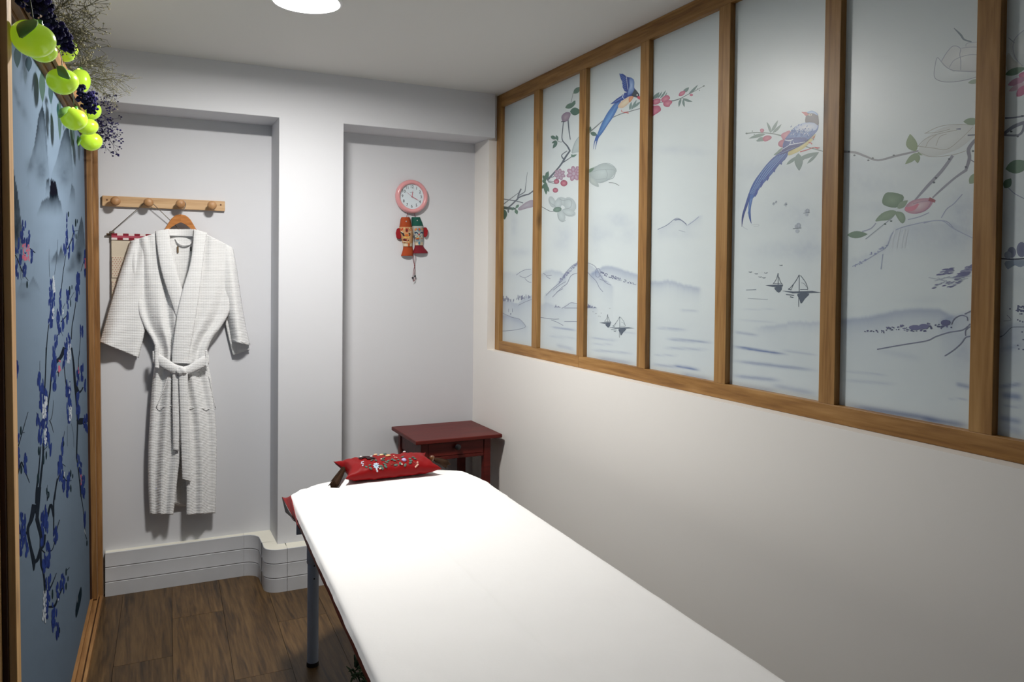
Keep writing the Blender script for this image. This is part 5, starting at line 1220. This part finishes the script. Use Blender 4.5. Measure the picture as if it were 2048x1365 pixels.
# ------------------------------------------------------------------ bathrobe
rb = thing('bathrobe', 'white waffle bathrobe with tied belt hanging on a wooden hanger', 'bathrobe', (.18, YB - .05, .36))
def interp_rows(rows, t):
    n = len(rows) - 1; f = min(max(t * n, 0), n - 1e-6); i = int(f); u = f - i
    g = lambda j: rows[min(max(j, 0), n)]
    a, b, c, d = g(i - 1), g(i), g(i + 1), g(i + 2)
    return [.5 * (2 * b[m] + (c[m] - a[m]) * u + (2 * a[m] - 5 * b[m] + 4 * c[m] - d[m]) * u * u + (3 * b[m] - a[m] - 3 * c[m] + d[m]) * u ** 3) for m in range(4)]
def cloth(name, rows, dep, nu=36, nv=60, solid=.004, parent=rb, m='waffle'):
    """rows: (xl,yl,xr,yr) in the photograph; dep(s,t): distance in front of the wall"""
    def fn(s, t):
        xl, yl, xr, yr = interp_rows(rows, t)
        return onY(xl + (xr - xl) * s, yl + (yr - yl) * s, YB - dep(s, t))
    return part(name, MB().grid(fn, nu, nv), M[m], parent, smooth=True, solid=solid)
def bulge(s, p=2.0): return (1 - abs(2 * s - 1) ** p)
sn = math.sin
# back of the robe, close to the wall
cloth('back_panel', [(262, 487, 464, 500), (272, 560, 458, 565), (292, 655, 440, 658), (312, 705, 414, 705), (306, 770, 424, 770), (303, 900, 430, 900), (303, 1012, 427, 1014)], lambda s, t: .022 + .006 * sn(s * 9) * t, 24, 40)
# sleeves: a rear half and a front half each
cloth('left_sleeve_back', [(264, 486, 290, 486), (244, 545, 288, 560), (222, 612, 288, 625), (201, 683, 277, 712)], lambda s, t: .020 + .004 * sn(s * 8 + 2 * t), 20, 40)
cloth('left_sleeve', [(261, 483, 300, 470), (252, 512, 298, 512), (240, 548, 296, 560), (222, 607, 294, 618), (210, 648, 289, 662), (199, 684, 277, 716)],
      lambda s, t: .024 + (.030 + .018 * t) * bulge(s, 2.2) + .014 * sn(PI * 2 * (s * 1.1 + .15)) * (.3 + t) + .006 * sn(9 * s + 5 * t), 30, 60)
cloth('right_sleeve_back', [(440, 490, 466, 505), (444, 560, 477, 570), (450, 640, 490, 650), (466, 711, 499, 700)], lambda s, t: .020 + .004 * sn(s * 6), 16, 40)
cloth('right_sleeve', [(428, 478, 466, 499), (432, 510, 470, 520), (440, 560, 477, 565), (450, 615, 485, 620), (458, 655, 492, 658), (463, 683, 500, 691)],
      lambda s, t: .026 + (.030 + .020 * t) * bulge(s, 2.4) + .007 * sn(7 * s + 4 * t + 1), 24, 60)
part('cuff_seam', MB().tube([onY(464 + 36 * k / 6, 679.5 + 8 * k / 6, YB - (.033 + .05 * bulge(.06 + .88 * k / 6, 2.4))) for k in range(7)], .0016, 6), M['waffle'], rb, smooth=True)
# front of the body, left then right (right overlaps)
cloth('left_front', [(262, 483, 330, 460), (262, 505, 346, 500), (264, 535, 356, 545), (268, 575, 364, 585), (277, 622, 366, 625), (290, 655, 366, 655), (304, 678, 366, 678), (313, 705, 366, 705), (310, 728, 366, 728)],
      lambda s, t: .030 + .040 * bulge(.06 + s * .62, 2.4) * (.75 + .25 * t) + .015 * sn(PI * (s * 5.2 + .25)) * (.25 + t) * (1 - .4 * t) + .004 * sn(23 * s + 3 * t), 44, 70)
cloth('right_front', [(394, 459, 464, 495), (388, 500, 468, 515), (384, 540, 470, 545), (372, 580, 468, 580), (358, 625, 458, 625), (349, 655, 440, 657), (345, 678, 426, 675), (343, 705, 414, 702), (345, 728, 411, 728)],
      lambda s, t: .032 + .044 * bulge(.34 + s * .60, 2.4) * (.75 + .25 * t) + .014 * sn(PI * (s * 4.6 + .1)) * (.25 + t) * (1 - .4 * t) + .004 * sn(19 * s + 4 * t), 44, 70)
# skirt
cloth('left_skirt', [(312, 720, 372, 724), (307, 750, 370, 752), (303, 790, 367, 795), (300, 840, 364, 845), (297, 900, 360, 905), (297, 965, 353, 970), (300, 1029, 346, 1030)],
      lambda s, t: .030 + .040 * bulge(.05 + s * .6, 2.6) + .010 * sn(PI * (s * 4.4 + .4 * t)) * (1 - .5 * t) + .003 * sn(17 * s), 36, 80)
cloth('right_skirt', [(348, 722, 411, 720), (352, 750, 416, 750), (358, 790, 424, 790), (365, 840, 431, 842), (370, 900, 433, 902), (373, 965, 432, 965), (373, 1031, 430, 1027)],
      lambda s, t: .034 + .040 * bulge(.38 + s * .57, 2.6) + .009 * sn(PI * (s * 4.2 - .3 * t + .5)) * (1 - .4 * t) + .003 * sn(15 * s), 36, 80)
# collar band: left one lies under the right one
cloth('left_lapel', [(311, 463, 337, 458), (315, 500, 343, 498), (322, 540, 353, 540), (334, 580, 364, 578), (345, 612, 371, 606), (354, 640, 372, 636)], lambda s, t: .060 + .022 * sn(PI * .5 * min(1, t * 2.2)) + .006 * bulge(s, 3) - .004 * t, 12, 60, .005)
cloth('right_lapel', [(388, 459, 414, 466), (385, 500, 408, 505), (379, 535, 404, 540), (366, 578, 399, 582), (356, 620, 393, 624), (350, 660, 386, 664), (345, 700, 379, 704), (344, 726, 377, 728)], lambda s, t: .064 + .026 * sn(PI * .5 * min(1, t * 2.0)) + .006 * bulge(s, 3), 14, 70, .005)
cloth('neck_band', [(334, 459, 391, 459), (336, 464, 390, 464), (339, 472, 389, 474)], lambda s, t: .030 + .028 * abs(2 * s - 1) ** 2 + .003 * t, 20, 8, .005)
cloth('neck_back', [(336, 470, 392, 470), (334, 500, 392, 500), (334, 540, 392, 540), (340, 590, 390, 590)], lambda s, t: .027 + .010 * abs(2 * s - 1) ** 2, 16, 20, .003)
lp = crom([onY(351, 478, YB - .034), onY(357, 487, YB - .04), onY(368, 491, YB - .042), onY(379, 489, YB - .042), onY(384, 482, YB - .038)])
part('hanging_loop', MB().tube(lp, .004, 8), M['waffle'], rb, smooth=True)
part('size_tag', MB().box(onY(354, 500, YB - .04).x, onY(357.5, 500, YB - .04).x, YB - .036, YB - .034, onY(354, 506, YB - .04).z, onY(354, 493, YB - .04).z), M['twig'], rb)
part('brand_tag', MB().box(onY(380.5, 500, YB - .04).x, onY(383, 500, YB - .04).x, YB - .040, YB - .037, onY(380, 503, YB - .04).z, onY(380, 493, YB - .04).z), M['ink'], rb)
# belt
cloth('belt', [(306, 703, 306, 727), (313, 704, 313, 727), (330, 716, 328, 738), (350, 729, 349, 748), (366, 734, 366, 750)], lambda s, t: .082 + .020 * t + .007 * bulge(s, 2.5), 8, 40, .006)
cloth('belt', [(417, 711, 417, 728), (408, 712, 410, 733), (395, 720, 397, 740), (378, 731, 379, 748), (364, 735, 364, 751)], lambda s, t: .084 + .020 * t + .007 * bulge(s, 2.5), 8, 40, .006)
cloth('belt_loop', [(310, 693, 317, 693), (309, 715, 317, 716), (310, 736, 318, 737)], lambda s, t: .094 + .004 * bulge(s) * 1, 6, 16, .004)
cloth('belt_loop', [(410, 700, 415, 702), (411, 716, 417, 718), (410, 732, 415, 734)], lambda s, t: .096, 6, 16, .004)
part('belt_knot', MB().ball(onY(364, 742, YB - .108), (.024, .016, .020), 18, 12, fn=lambda d: 1 + .12 * sn(5 * d.x + 3 * d.z)), M['waffle'], rb, smooth=True)
cloth('belt_tail', [(345, 742, 362, 748), (345, 770, 359, 772), (345, 810, 358, 810), (346, 860, 358, 860), (347, 901, 357, 902)], lambda s, t: .094 - .012 * t + .004 * bulge(s), 8, 40, .006)
cloth('belt_tail', [(357, 745, 375, 745), (359, 790, 376, 790), (361, 850, 378, 850), (363, 910, 380, 910), (365, 959, 381, 964)], lambda s, t: .104 - .014 * t + .004 * bulge(s), 8, 50, .006)
# pocket seams
for pts in ([(313, 815), (330, 813), (346, 812)], [(380, 815), (405, 817), (431, 819)], [(337, 752), (325, 785), (313, 814)], [(418, 752), (424, 785), (431, 817)]):
    part('pocket_seam', MB().tube(crom([onY(x, y, YB - .030 - (.040 * bulge((.05 + (x - 301) / 62 * .6) if x < 366 else (.38 + (x - 362) / 69 * .57), 2.6)) - .006) for x, y in pts]), .0022, 6), M['waffle'], rb, smooth=True)

# ------------------------------------------------------------------ wall clock
cc = onY(825.5, 393, YB - .035)
RC = .0925
ck = thing('wall_clock', 'round pink wall clock with white face in the right niche', 'clock', (cc.x, YB, cc.z))
def onf(x, z, d): return Vector((cc.x + x, YB - d, cc.z + z))
part('case', MB().lathe([(RC * .8, 0), (RC * .97, .004), (RC, .014), (RC * .97, .027), (RC * .88, .036), (RC * .78, .034), (RC * .735, .026), (RC * .735, .018)], (cc.x, YB, cc.z), (0, -1, 0), n=64), M['pink'], ck, smooth=True, auto=60)
fc = part('face', MB().lathe([(RC * .735, .016), (RC * .735, .0195)], (cc.x, YB, cc.z), (0, -1, 0), n=48), M['face'], ck)
def text(name, s, size, loc, m, parent, sx=1, rz=0):
    cu_ = bpy.data.curves.new(name, 'FONT'); cu_.body = s; cu_.size = size; cu_.align_x = 'CENTER'; cu_.align_y = 'CENTER'; cu_.extrude = .0003
    to = bpy.data.objects.new(name, cu_); COL.objects.link(to)
    me = bpy.data.meshes.new_from_object(to)
    bpy.data.objects.remove(to); bpy.data.curves.remove(cu_)
    R = Matrix.Rotation(PI / 2, 4, 'X') @ Matrix.Rotation(rz, 4, 'Z') @ Matrix.Diagonal((sx, 1, 1, 1))
    me.transform(Matrix.Translation(loc) @ R)
    me.materials.clear(); me.materials.append(m)
    o = bpy.data.objects.new(name, me); COL.objects.link(o); o.parent = parent
    p_ = parent; off = Vector((0, 0, 0))
    while p_: off += p_.location; p_ = p_.parent
    o.location = -off
    return o
for h in range(1, 13):
    a = h * PI / 6; text('numeral', str(h), .0225, onf(RC * .575 * sn(a), RC * .575 * math.cos(a), .0198), M['ink'], fc, .9)
lg_ = MB()
for i in range(5): lg_.box(cc.x - .010 + i * .004, cc.x - .0075 + i * .004, YB - .0199, YB - .0196, cc.z + .0225 + (i % 2) * .001, cc.z + .0250)
l_ = part('maker_mark', lg_, M['ink'], fc); l_['kind'] = 'stuff'
def hand(name, ang, L, w, d, tail, m):
    a = math.radians(ang); ux, uz = sn(a), math.cos(a); nx_, nz_ = uz, -ux
    pts = [onf(ux * -tail + nx_ * w * .6, uz * -tail + nz_ * w * .6, d), onf(ux * L * .5 + nx_ * w, uz * L * .5 + nz_ * w, d), onf(ux * L, uz * L, d), onf(ux * L * .5 - nx_ * w, uz * L * .5 - nz_ * w, d), onf(ux * -tail - nx_ * w * .6, uz * -tail - nz_ * w * .6, d)]
    part(name, MB().extrude(pts, (0, -.0006, 0)), m, ck)
hand('hour_hand', 9, .034, .0020, .0215, .004, M['handpink']); hand('minute_hand', 117, .049, .0017, .0225, .004, M['handpink']); hand('second_hand', 306, .046, .0005, .0235, .012, M['handpink'])
part('hub', MB().lathe([(.003, .02), (.003, .0245)], (cc.x, YB, cc.z), (0, -1, 0), n=12), M['handpink'], ck)

# ------------------------------------------------------------------ pair of cloth fish under the clock
fs_ = thing('fish_charm', 'pair of orange and green cloth fish on red cord below the clock', 'hanging charm', (cc.x, YB, 1.62))
F = lambda x, y: (740 + x / 5.461, 340 + y / 5.461)
def fish(name, rows, cols, eye, dmax):
    """rows: crop (xl, xr, y); cols: colour bands by y"""
    t = part(name, MB(), M['fish'], fs_) if False else None
    return t
def fishband(name, rows, col, d0, dm, top=None):
    def fn(s, tt):
        xl, xr, y = [np.interp(tt, np.linspace(0, 1, len(rows)), [r[k] for r in rows]) for k in range(3)]
        x = xl + (xr - xl) * s; bulk = (1 - abs(2 * s - 1) ** 2.2) ** .6 if 0 < s < 1 else 0
        return onY(*F(x, y), YB - d0 - dm * bulk)
    mb = MB().grid(fn, 14, 10); mb.c = [lin(col)] * len(mb.v)
    bk = MB().grid(lambda s, tt: Vector((fn(s, tt).x, YB - d0 + .001, fn(s, tt).z)), 14, 10); n = len(mb.v)
    mb.v += bk.v; mb.f += [tuple(i + n for i in f) for f in bk.f]; mb.c += [lin(col)] * len(bk.v)
    return part(name, mb, M['fish'], fs_, smooth=True, color=True)
OR = (164, 66, 22); TE = (10, 84, 70); CR = (214, 196, 168); MA = (122, 16, 34)
fishband('orange_head', [(345, 432, 517), (334, 444, 540), (328, 450, 580), (320, 458, 628)], OR, .006, .030)
fishband('orange_body', [(320, 460, 624), (318, 468, 660), (326, 470, 700), (342, 470, 760), (358, 465, 800)], (200, 150, 104), .006, .032)
fishband('orange_band', [(358, 466, 798), (362, 462, 836)], CR, .006, .028)
fishband('orange_tail', [(364, 460, 832), (362, 468, 860), (352, 476, 900), (338, 470, 938)], OR, .006, .024)
fishband('green_head', [(458, 546, 517), (454, 556, 540), (456, 572, 580), (458, 584, 618)], TE, .006, .030)
fishband('green_body', [(458, 584, 612), (462, 586, 660), (470, 586, 700), (480, 586, 750), (486, 582, 790)], (170, 172, 166), .006, .032)
fishband('green_band', [(486, 582, 786), (488, 578, 824)], CR, .006, .028)
fishband('green_tail', [(490, 576, 818), (486, 590, 850), (470, 632, 896), (466, 626, 912)], MA, .006, .024)
for (pl, pc, nm) in (([(318, 632), (290, 645), (278, 690), (286, 745), (318, 760), (336, 740)], 0, 'fin'), ([(584, 628), (612, 630), (628, 665), (622, 715), (600, 740), (584, 730)], 0, 'fin')):
    c = [onY(*F(x, y), YB - .010) for x, y in pl]; part(nm, MB().extrude(c, (0, -.012, 0)), M['cloth_red'], fs_, bevel=.004)
for ex, ey in ((395, 563), (516, 553)):
    q = onY(*F(ex, ey), YB - .0375); part('eye', MB().lathe([(.0032, 0), (.0032, .0012)], q, (0, -1, 0), n=14, col=lin((226, 224, 216))).lathe([(.0018, .0012), (.0018, .0018)], q, (0, -1, 0), n=12, col=lin((14, 14, 16))), M['fish'], fs_, color=True)
# printed lion faces on the bodies (flat print, a little proud of the cloth)
def facepr(items):
    mb = MB()
    for k, (x, y, rx, ry, a, col) in enumerate(items):
        xl, xr = (320, 466) if x < 462 else (460, 586)
        s = min(.97, max(.03, (x - xl) / (xr - xl))); dp = .0066 + .032 * (1 - abs(2 * s - 1) ** 2.2) ** .6 + .0006 + .00006 * k
        pts = []
        for i in range(10):
            q = 2 * PI * i / 10; ca, sa = math.cos(math.radians(a)), sn(math.radians(a)); ex = x + rx * math.cos(q) * ca - ry * sn(q) * sa; ey = y + rx * math.cos(q) * sa + ry * sn(q) * ca
            s2 = min(.985, max(.015, (ex - xl) / (xr - xl))); pts.append(onY(*F(ex, ey), YB - (.0070 + .032 * (1 - abs(2 * s2 - 1) ** 2.2) ** .6 + .0004 + .00004 * k)))
        mb.add(pts, [tuple(range(10))], lin(col))
    return mb
it = [(345, 650, 26, 12, -30, (190, 70, 30)), (440, 650, 26, 12, 30, (190, 70, 30)), (402, 660, 16, 24, 0, (168, 50, 28)), (402, 662, 8, 13, 0, (70, 44, 44)), (372, 640, 8, 12, 20, (214, 188, 140)), (432, 640, 8, 12, -20, (214, 188, 140)), (352, 690, 22, 8, 25, (40, 40, 44)), (440, 690, 22, 8, -25, (40, 40, 44)), (350, 680, 14, 5, 25, (224, 214, 190)), (440, 680, 14, 5, -25, (224, 214, 190)), (366, 712, 14, 9, 40, (30, 34, 40)), (436, 712, 12, 9, -40, (30, 34, 40)), (402, 715, 22, 12, 0, (206, 106, 40)), (385, 738, 20, 9, 10, (222, 176, 90)), (425, 738, 18, 9, -10, (222, 176, 90)), (398, 765, 44, 10, 5, (120, 30, 34)), (398, 784, 46, 6, 3, (226, 206, 176)), (374, 757, 10, 5, 0, (60, 24, 30)), (430, 770, 20, 5, 0, (60, 24, 30)), (425, 818, 12, 20, 0, (190, 90, 36)),
      (538, 655, 22, 18, 0, (96, 130, 150)), (500, 650, 18, 10, -35, (200, 120, 60)), (570, 648, 12, 9, 30, (206, 150, 90)), (538, 650, 10, 16, 0, (190, 90, 40)), (505, 690, 22, 12, 20, (46, 70, 96)), (565, 690, 18, 12, -20, (46, 70, 96)), (508, 700, 10, 5, 15, (220, 222, 214)), (562, 700, 9, 5, -15, (220, 222, 214)), (536, 706, 9, 8, 0, (170, 30, 30)), (530, 730, 40, 10, 0, (206, 196, 164)), (515, 728, 7, 5, 0, (60, 90, 110)), (548, 726, 7, 5, 0, (60, 90, 110)), (535, 752, 40, 7, -3, (176, 60, 34)), (535, 746, 34, 4, -2, (214, 150, 60)), (535, 768, 40, 6, 0, (120, 146, 160)), (538, 800, 12, 18, 0, (70, 130, 156)), (484, 730, 8, 18, 0, (70, 80, 96))]
pf = part('lion_face_print', facepr(it), M['fish'], fs_, color=True, fix=False); pf['kind'] = 'stuff'
cd_ = lambda pts: [onY(*F(x, y), YB - d) for x, y, d in pts]
for c in ([(418, 440, .012), (410, 470, .016), (400, 518, .022)], [(480, 440, .012), (486, 475, .016), (492, 518, .022)], [(468, 910, .016), (470, 980, .014), (484, 1045, .013), (476, 1100, .013), (468, 1170, .014)], [(492, 905, .016), (494, 960, .015), (484, 1045, .013), (490, 1100, .013), (488, 1150, .014)], [(468, 1175, .014), (480, 1205, .014), (470, 1225, .014)], [(488, 1160, .014), (492, 1200, .014), (480, 1215, .014)]):
    part('cord', MB().tube(crom(cd_(c)), .0013, 6), M['redcord'], fs_, smooth=True)
part('knot', MB().ball(onY(*F(485, 1046), YB - .014), (.0028, .003, .004), 10, 8), M['redcord'], fs_, smooth=True)
for x, y in ((466, 1180), (492, 1162)): part('bead', MB().ball(onY(*F(x, y), YB - .014), .0056, 14, 10), M['darkbead'], fs_, smooth=True)

# ------------------------------------------------------------------ lit green fruit ornaments along the screen's top rail
def fruit(px, py, rx, ry, dia, ang, label, leaf=None, tip=0):
    """px,py centre; rx,ry half sizes in the photograph; dia real diameter across rx"""
    t_ = FPX * dia / (2 * rx); c = CAM + ray(px, py) * t_; sc = dia / (2 * rx)
    t = thing('fruit_lantern', label, 'string light', c.to_tuple(), 'lit green fruit ornaments on the screen')
    a = math.radians(ang)
    A = (RGT * math.cos(a) + UPV * math.sin(a)).normalized(); Bu = (UPV * math.cos(a) - RGT * math.sin(a)).normalized(); Cn = A.cross(Bu)
    R = Matrix((A, Cn * -1, Bu)).transposed()
    part('globe', MB().ball(c, (rx * sc, rx * sc * .95, ry * sc), 28, 18, rot=R, fn=lambda d: 1 + tip * max(0, -d.z) ** 3 - .10 * max(0, d.z) ** 8 + .02 * math.cos(3 * math.atan2(d.y, d.x)) * (1 - d.z * d.z)), M['globe'], t, smooth=True)
    top = c + Bu * (ry * sc * .93)
    cp = part('stem_cap', MB().lathe([(.001, .008), (.005, .0075), (.006, .003), (.009, 0), (.010, -.004)], top, tuple(Bu), n=14), M['cap'], t, smooth=True)
    part('bulb', MB().ball(top - Bu * .003 - FWD * (rx * sc * .34), (.005, .005, .004), 10, 8), M['bulb'], t, smooth=True)
    for lf in (leaf or []):
        (x0, y0), (x1, y1), w = lf
        d0 = t_ - rx * sc * .35; d1 = t_ - rx * sc * 1.02
        q0 = CAM + ray(x0, y0) * d0; q1 = CAM + ray(x1, y1) * d1; dr_ = (q1 - q0); L = dr_.length; dn = dr_.normalized(); sd = dn.cross(FWD).normalized()
        ml = MB()
        def fn(s, tt):
            wd = w * sc / 2 * (math.sin(PI * min(1, tt * .94 + .03)) ** .75) * (1.2 - .45 * tt)
            q = q0 + dr_ * tt + sd * wd * (2 * s - 1); return q - FWD * (.010 * math.sin(PI * tt) + .005 * (1 - (2 * s - 1) ** 2))
        part('leaf', ml.grid(fn, 8, 10), M['leaf'], t, smooth=True, solid=.0012)
    return c
FR = [fruit(67, 76, 41, 34, .085, -20, 'largest glowing green fruit lantern, nearest the screen\'s middle post', [((72, 40), (42, 76), 34)], .12),
      fruit(84, 100, 28, 22, .066, -15, 'green fruit lantern half hidden under the largest one', None, .1),
      fruit(131, 98, 23, 24, .070, 0, 'green fruit lantern with navy statice hanging over it', None, .06),
      fruit(125, 162, 29.5, 25, .084, 0, 'green fruit lantern with a broad leaf, halfway along the rail', [((116, 134), (141, 158), 20)], .08),
      fruit(161, 161, 18.5, 24, .070, 0, 'tall green fruit lantern tucked behind the broad-leaved one', None, .08),
      fruit(181, 221, 20, 18, .078, 10, 'green fruit lantern behind the lower navy flower cluster', None, .06),
      fruit(148, 237, 25, 21.5, .080, -10, 'green fruit lantern with a side leaf above the lowest pair', [((140, 214), (119, 236), 16)], .1),
      fruit(175, 253, 20, 16, .076, 5, 'green fruit lantern squeezed between its neighbours above the lowest one', None, .06),
      fruit(182, 282, 21, 18, .082, 0, 'lowest green fruit lantern, at the far end of the rail', [((165, 272), (157, 292), 9)], .08)]
# the green wire that joins them, lying on the top rail
wp = [S(2.02, HT + .066, .03), S(1.5, HT + .066, .036), S(1.0, HT + .066, .03), S(.5, HT + .066, .036), S(.2, HT + .066, .03)]
wr_ = thing('light_string', 'thin green wire of the fruit lanterns along the top rail', 'light string', wp[0].to_tuple())
part('main_wire', MB().tube(crom(wp), .0016, 6), M['wire'], wr_, smooth=True)
for c in FR:
    a_ = SY - c.y; e = S(max(.15, min(2.1, a_)), HT + .066, .034)
    q = c + Vector((0, 0, .035))
    part('lead', MB().tube(crom([e, e.lerp(q, .5) + Vector((.008, 0, .012)), q]), .0012, 5), M['wire'], wr_, smooth=True)

# ------------------------------------------------------------------ dried flowers on the rail
def spray(name, label, cat, base, tips, nsub, bloom, bcols, tw, twcol, seed, spread=.05, m='gyp', stiff=.5, r=.0009):
    random.seed(seed)
    t = thing(name, label, cat, base.to_tuple(), 'dried flowers along the screen')
    tm = MB(); bm_ = MB()
    def rv(k): return Vector((random.uniform(-k, k), random.uniform(-k, k), random.uniform(-k, k)))
    for tp in tips:
        mid = base.lerp(tp, .5) + rv(spread * .4)
        P = crom([tuple(base), tuple(mid), tuple(tp)]); tm.tube(P, [r * 1.6 * (1 - .5 * i / len(P)) for i in range(len(P))], 4, col=lin(twcol), cap=False)
        for k in range(nsub):
            s0 = Vector(random.choice(P[len(P) // 3:])); d = (tp - base).normalized() * random.uniform(.2, 1) * spread + rv(spread)
            e = s0 + d; kn = s0.lerp(e, .5) + rv(spread * .15); tm.tube([s0, kn, e], [r, r * .8, r * .6], 3, col=lin(twcol), cap=False)
            for j in range(random.randint(1, 4)):
                f = e + rv(spread * .35); tm.tube([kn.lerp(e, random.random()), f], r * .55, 3, col=lin(twcol), cap=False)
                b_ = bloom * random.uniform(.6, 1.3); bm_.ball(f, (b_, b_, b_ * .8), 6, 4, col=lin(random.choice(bcols)))
    a = part('stems', tm, M[m], t, color=True, fix=False); a['kind'] = 'stuff'
    b = part('blossoms', bm_, M[m], t, color=True, fix=False); b['kind'] = 'stuff'
    return t
gc = ((176, 170, 136), (150, 146, 112), (198, 192, 156)); vc = ((26, 18, 74), (34, 24, 96), (18, 14, 54)); tw_ = (112, 108, 82)
yq = lambda px, py, Y: onY(px, py, Y)
spray('gypsophila', 'tallest dried cream gypsophila with bare looping twigs near the ceiling', 'dried flowers', yq(92, 66, 2.30), [yq(150, -5, 2.35), yq(190, 4, 2.45), yq(168, 66, 2.4), yq(128, 8, 2.3), yq(180, 34, 2.4), yq(160, 62, 2.3)], 22, .0022, gc, 0, (92, 90, 68), 1, .045)
spray('gypsophila', 'dried cream gypsophila fan spreading behind the middle fruit lanterns', 'dried flowers', yq(126, 128, 3.45), [yq(236, 160, 3.4), yq(226, 180, 3.4), yq(200, 134, 3.45), yq(192, 120, 3.45), yq(206, 188, 3.4), yq(182, 122, 3.45), yq(222, 152, 3.4), yq(196, 158, 3.4)], 20, .0016, gc, 0, tw_, 2, .05)
spray('gypsophila', 'small dried cream gypsophila tuft beside the upper navy flowers', 'dried flowers', yq(104, 62, 2.35), [yq(160, 82, 2.4), yq(150, 60, 2.4), yq(168, 104, 2.45), yq(158, 94, 2.4)], 16, .0026, gc, 0, tw_, 3, .035)
spray('gypsophila', 'navy dyed gypsophila hanging beside the lowest fruit lantern', 'dried flowers', yq(190, 226, 3.78), [yq(226, 290, 3.8), yq(212, 262, 3.78), yq(206, 288, 3.78), yq(212, 240, 3.78), yq(224, 205, 3.78), yq(208, 252, 3.78), yq(226, 276, 3.78)], 16, .0036, vc, 0, (40, 34, 64), 4, .035, r=.0007)
def statice(label, pts, rad, n, seed):
    random.seed(seed); t = thing('statice', label, 'dried flowers', Vector(pts[0]).to_tuple(), 'dried flowers along the screen')
    P = crom([tuple(p) for p in pts], k=6); st = part('stem', MB().tube(P, .0018, 5), M['wire'], t)
    mb = MB()
    for i in range(n):
        f = random.random(); q = Vector(P[int(f * (len(P) - 1))]); R_ = rad * (1 - .55 * f)
        d = Vector((random.gauss(0, 1), random.gauss(0, 1), random.gauss(0, 1))).normalized() * R_ * random.random() ** .5
        c = q + d; b_ = random.uniform(.004, .0075)
        mb.ball(c, (b_, b_, b_ * .7), 6, 4, col=lin(random.choice(((22, 16, 78), (30, 22, 100), (16, 14, 60), (24, 30, 70)))), fn=lambda d: 1 + .35 * math.sin(5 * math.atan2(d.y, d.x)))
    b = part('florets', mb, M['statice'], t, color=True, fix=False); b['kind'] = 'stuff'
statice('topmost navy statice bunch at the upper edge of the screen', [yq(56, -14, 2.0), yq(74, 6, 2.0), yq(92, 22, 2.0)], .040, 150, 5)
statice('long navy statice spike hanging between the upper fruit lanterns', [yq(84, 44, 2.05), yq(106, 58, 2.05), yq(122, 74, 2.08), yq(137, 98, 2.1)], .030, 190, 6)
statice('lower navy statice bunch above the lowest fruit lanterns', [yq(164, 190, 2.75), yq(178, 196, 2.78), yq(176, 206, 2.75), yq(188, 222, 2.78)], .036, 190, 7)
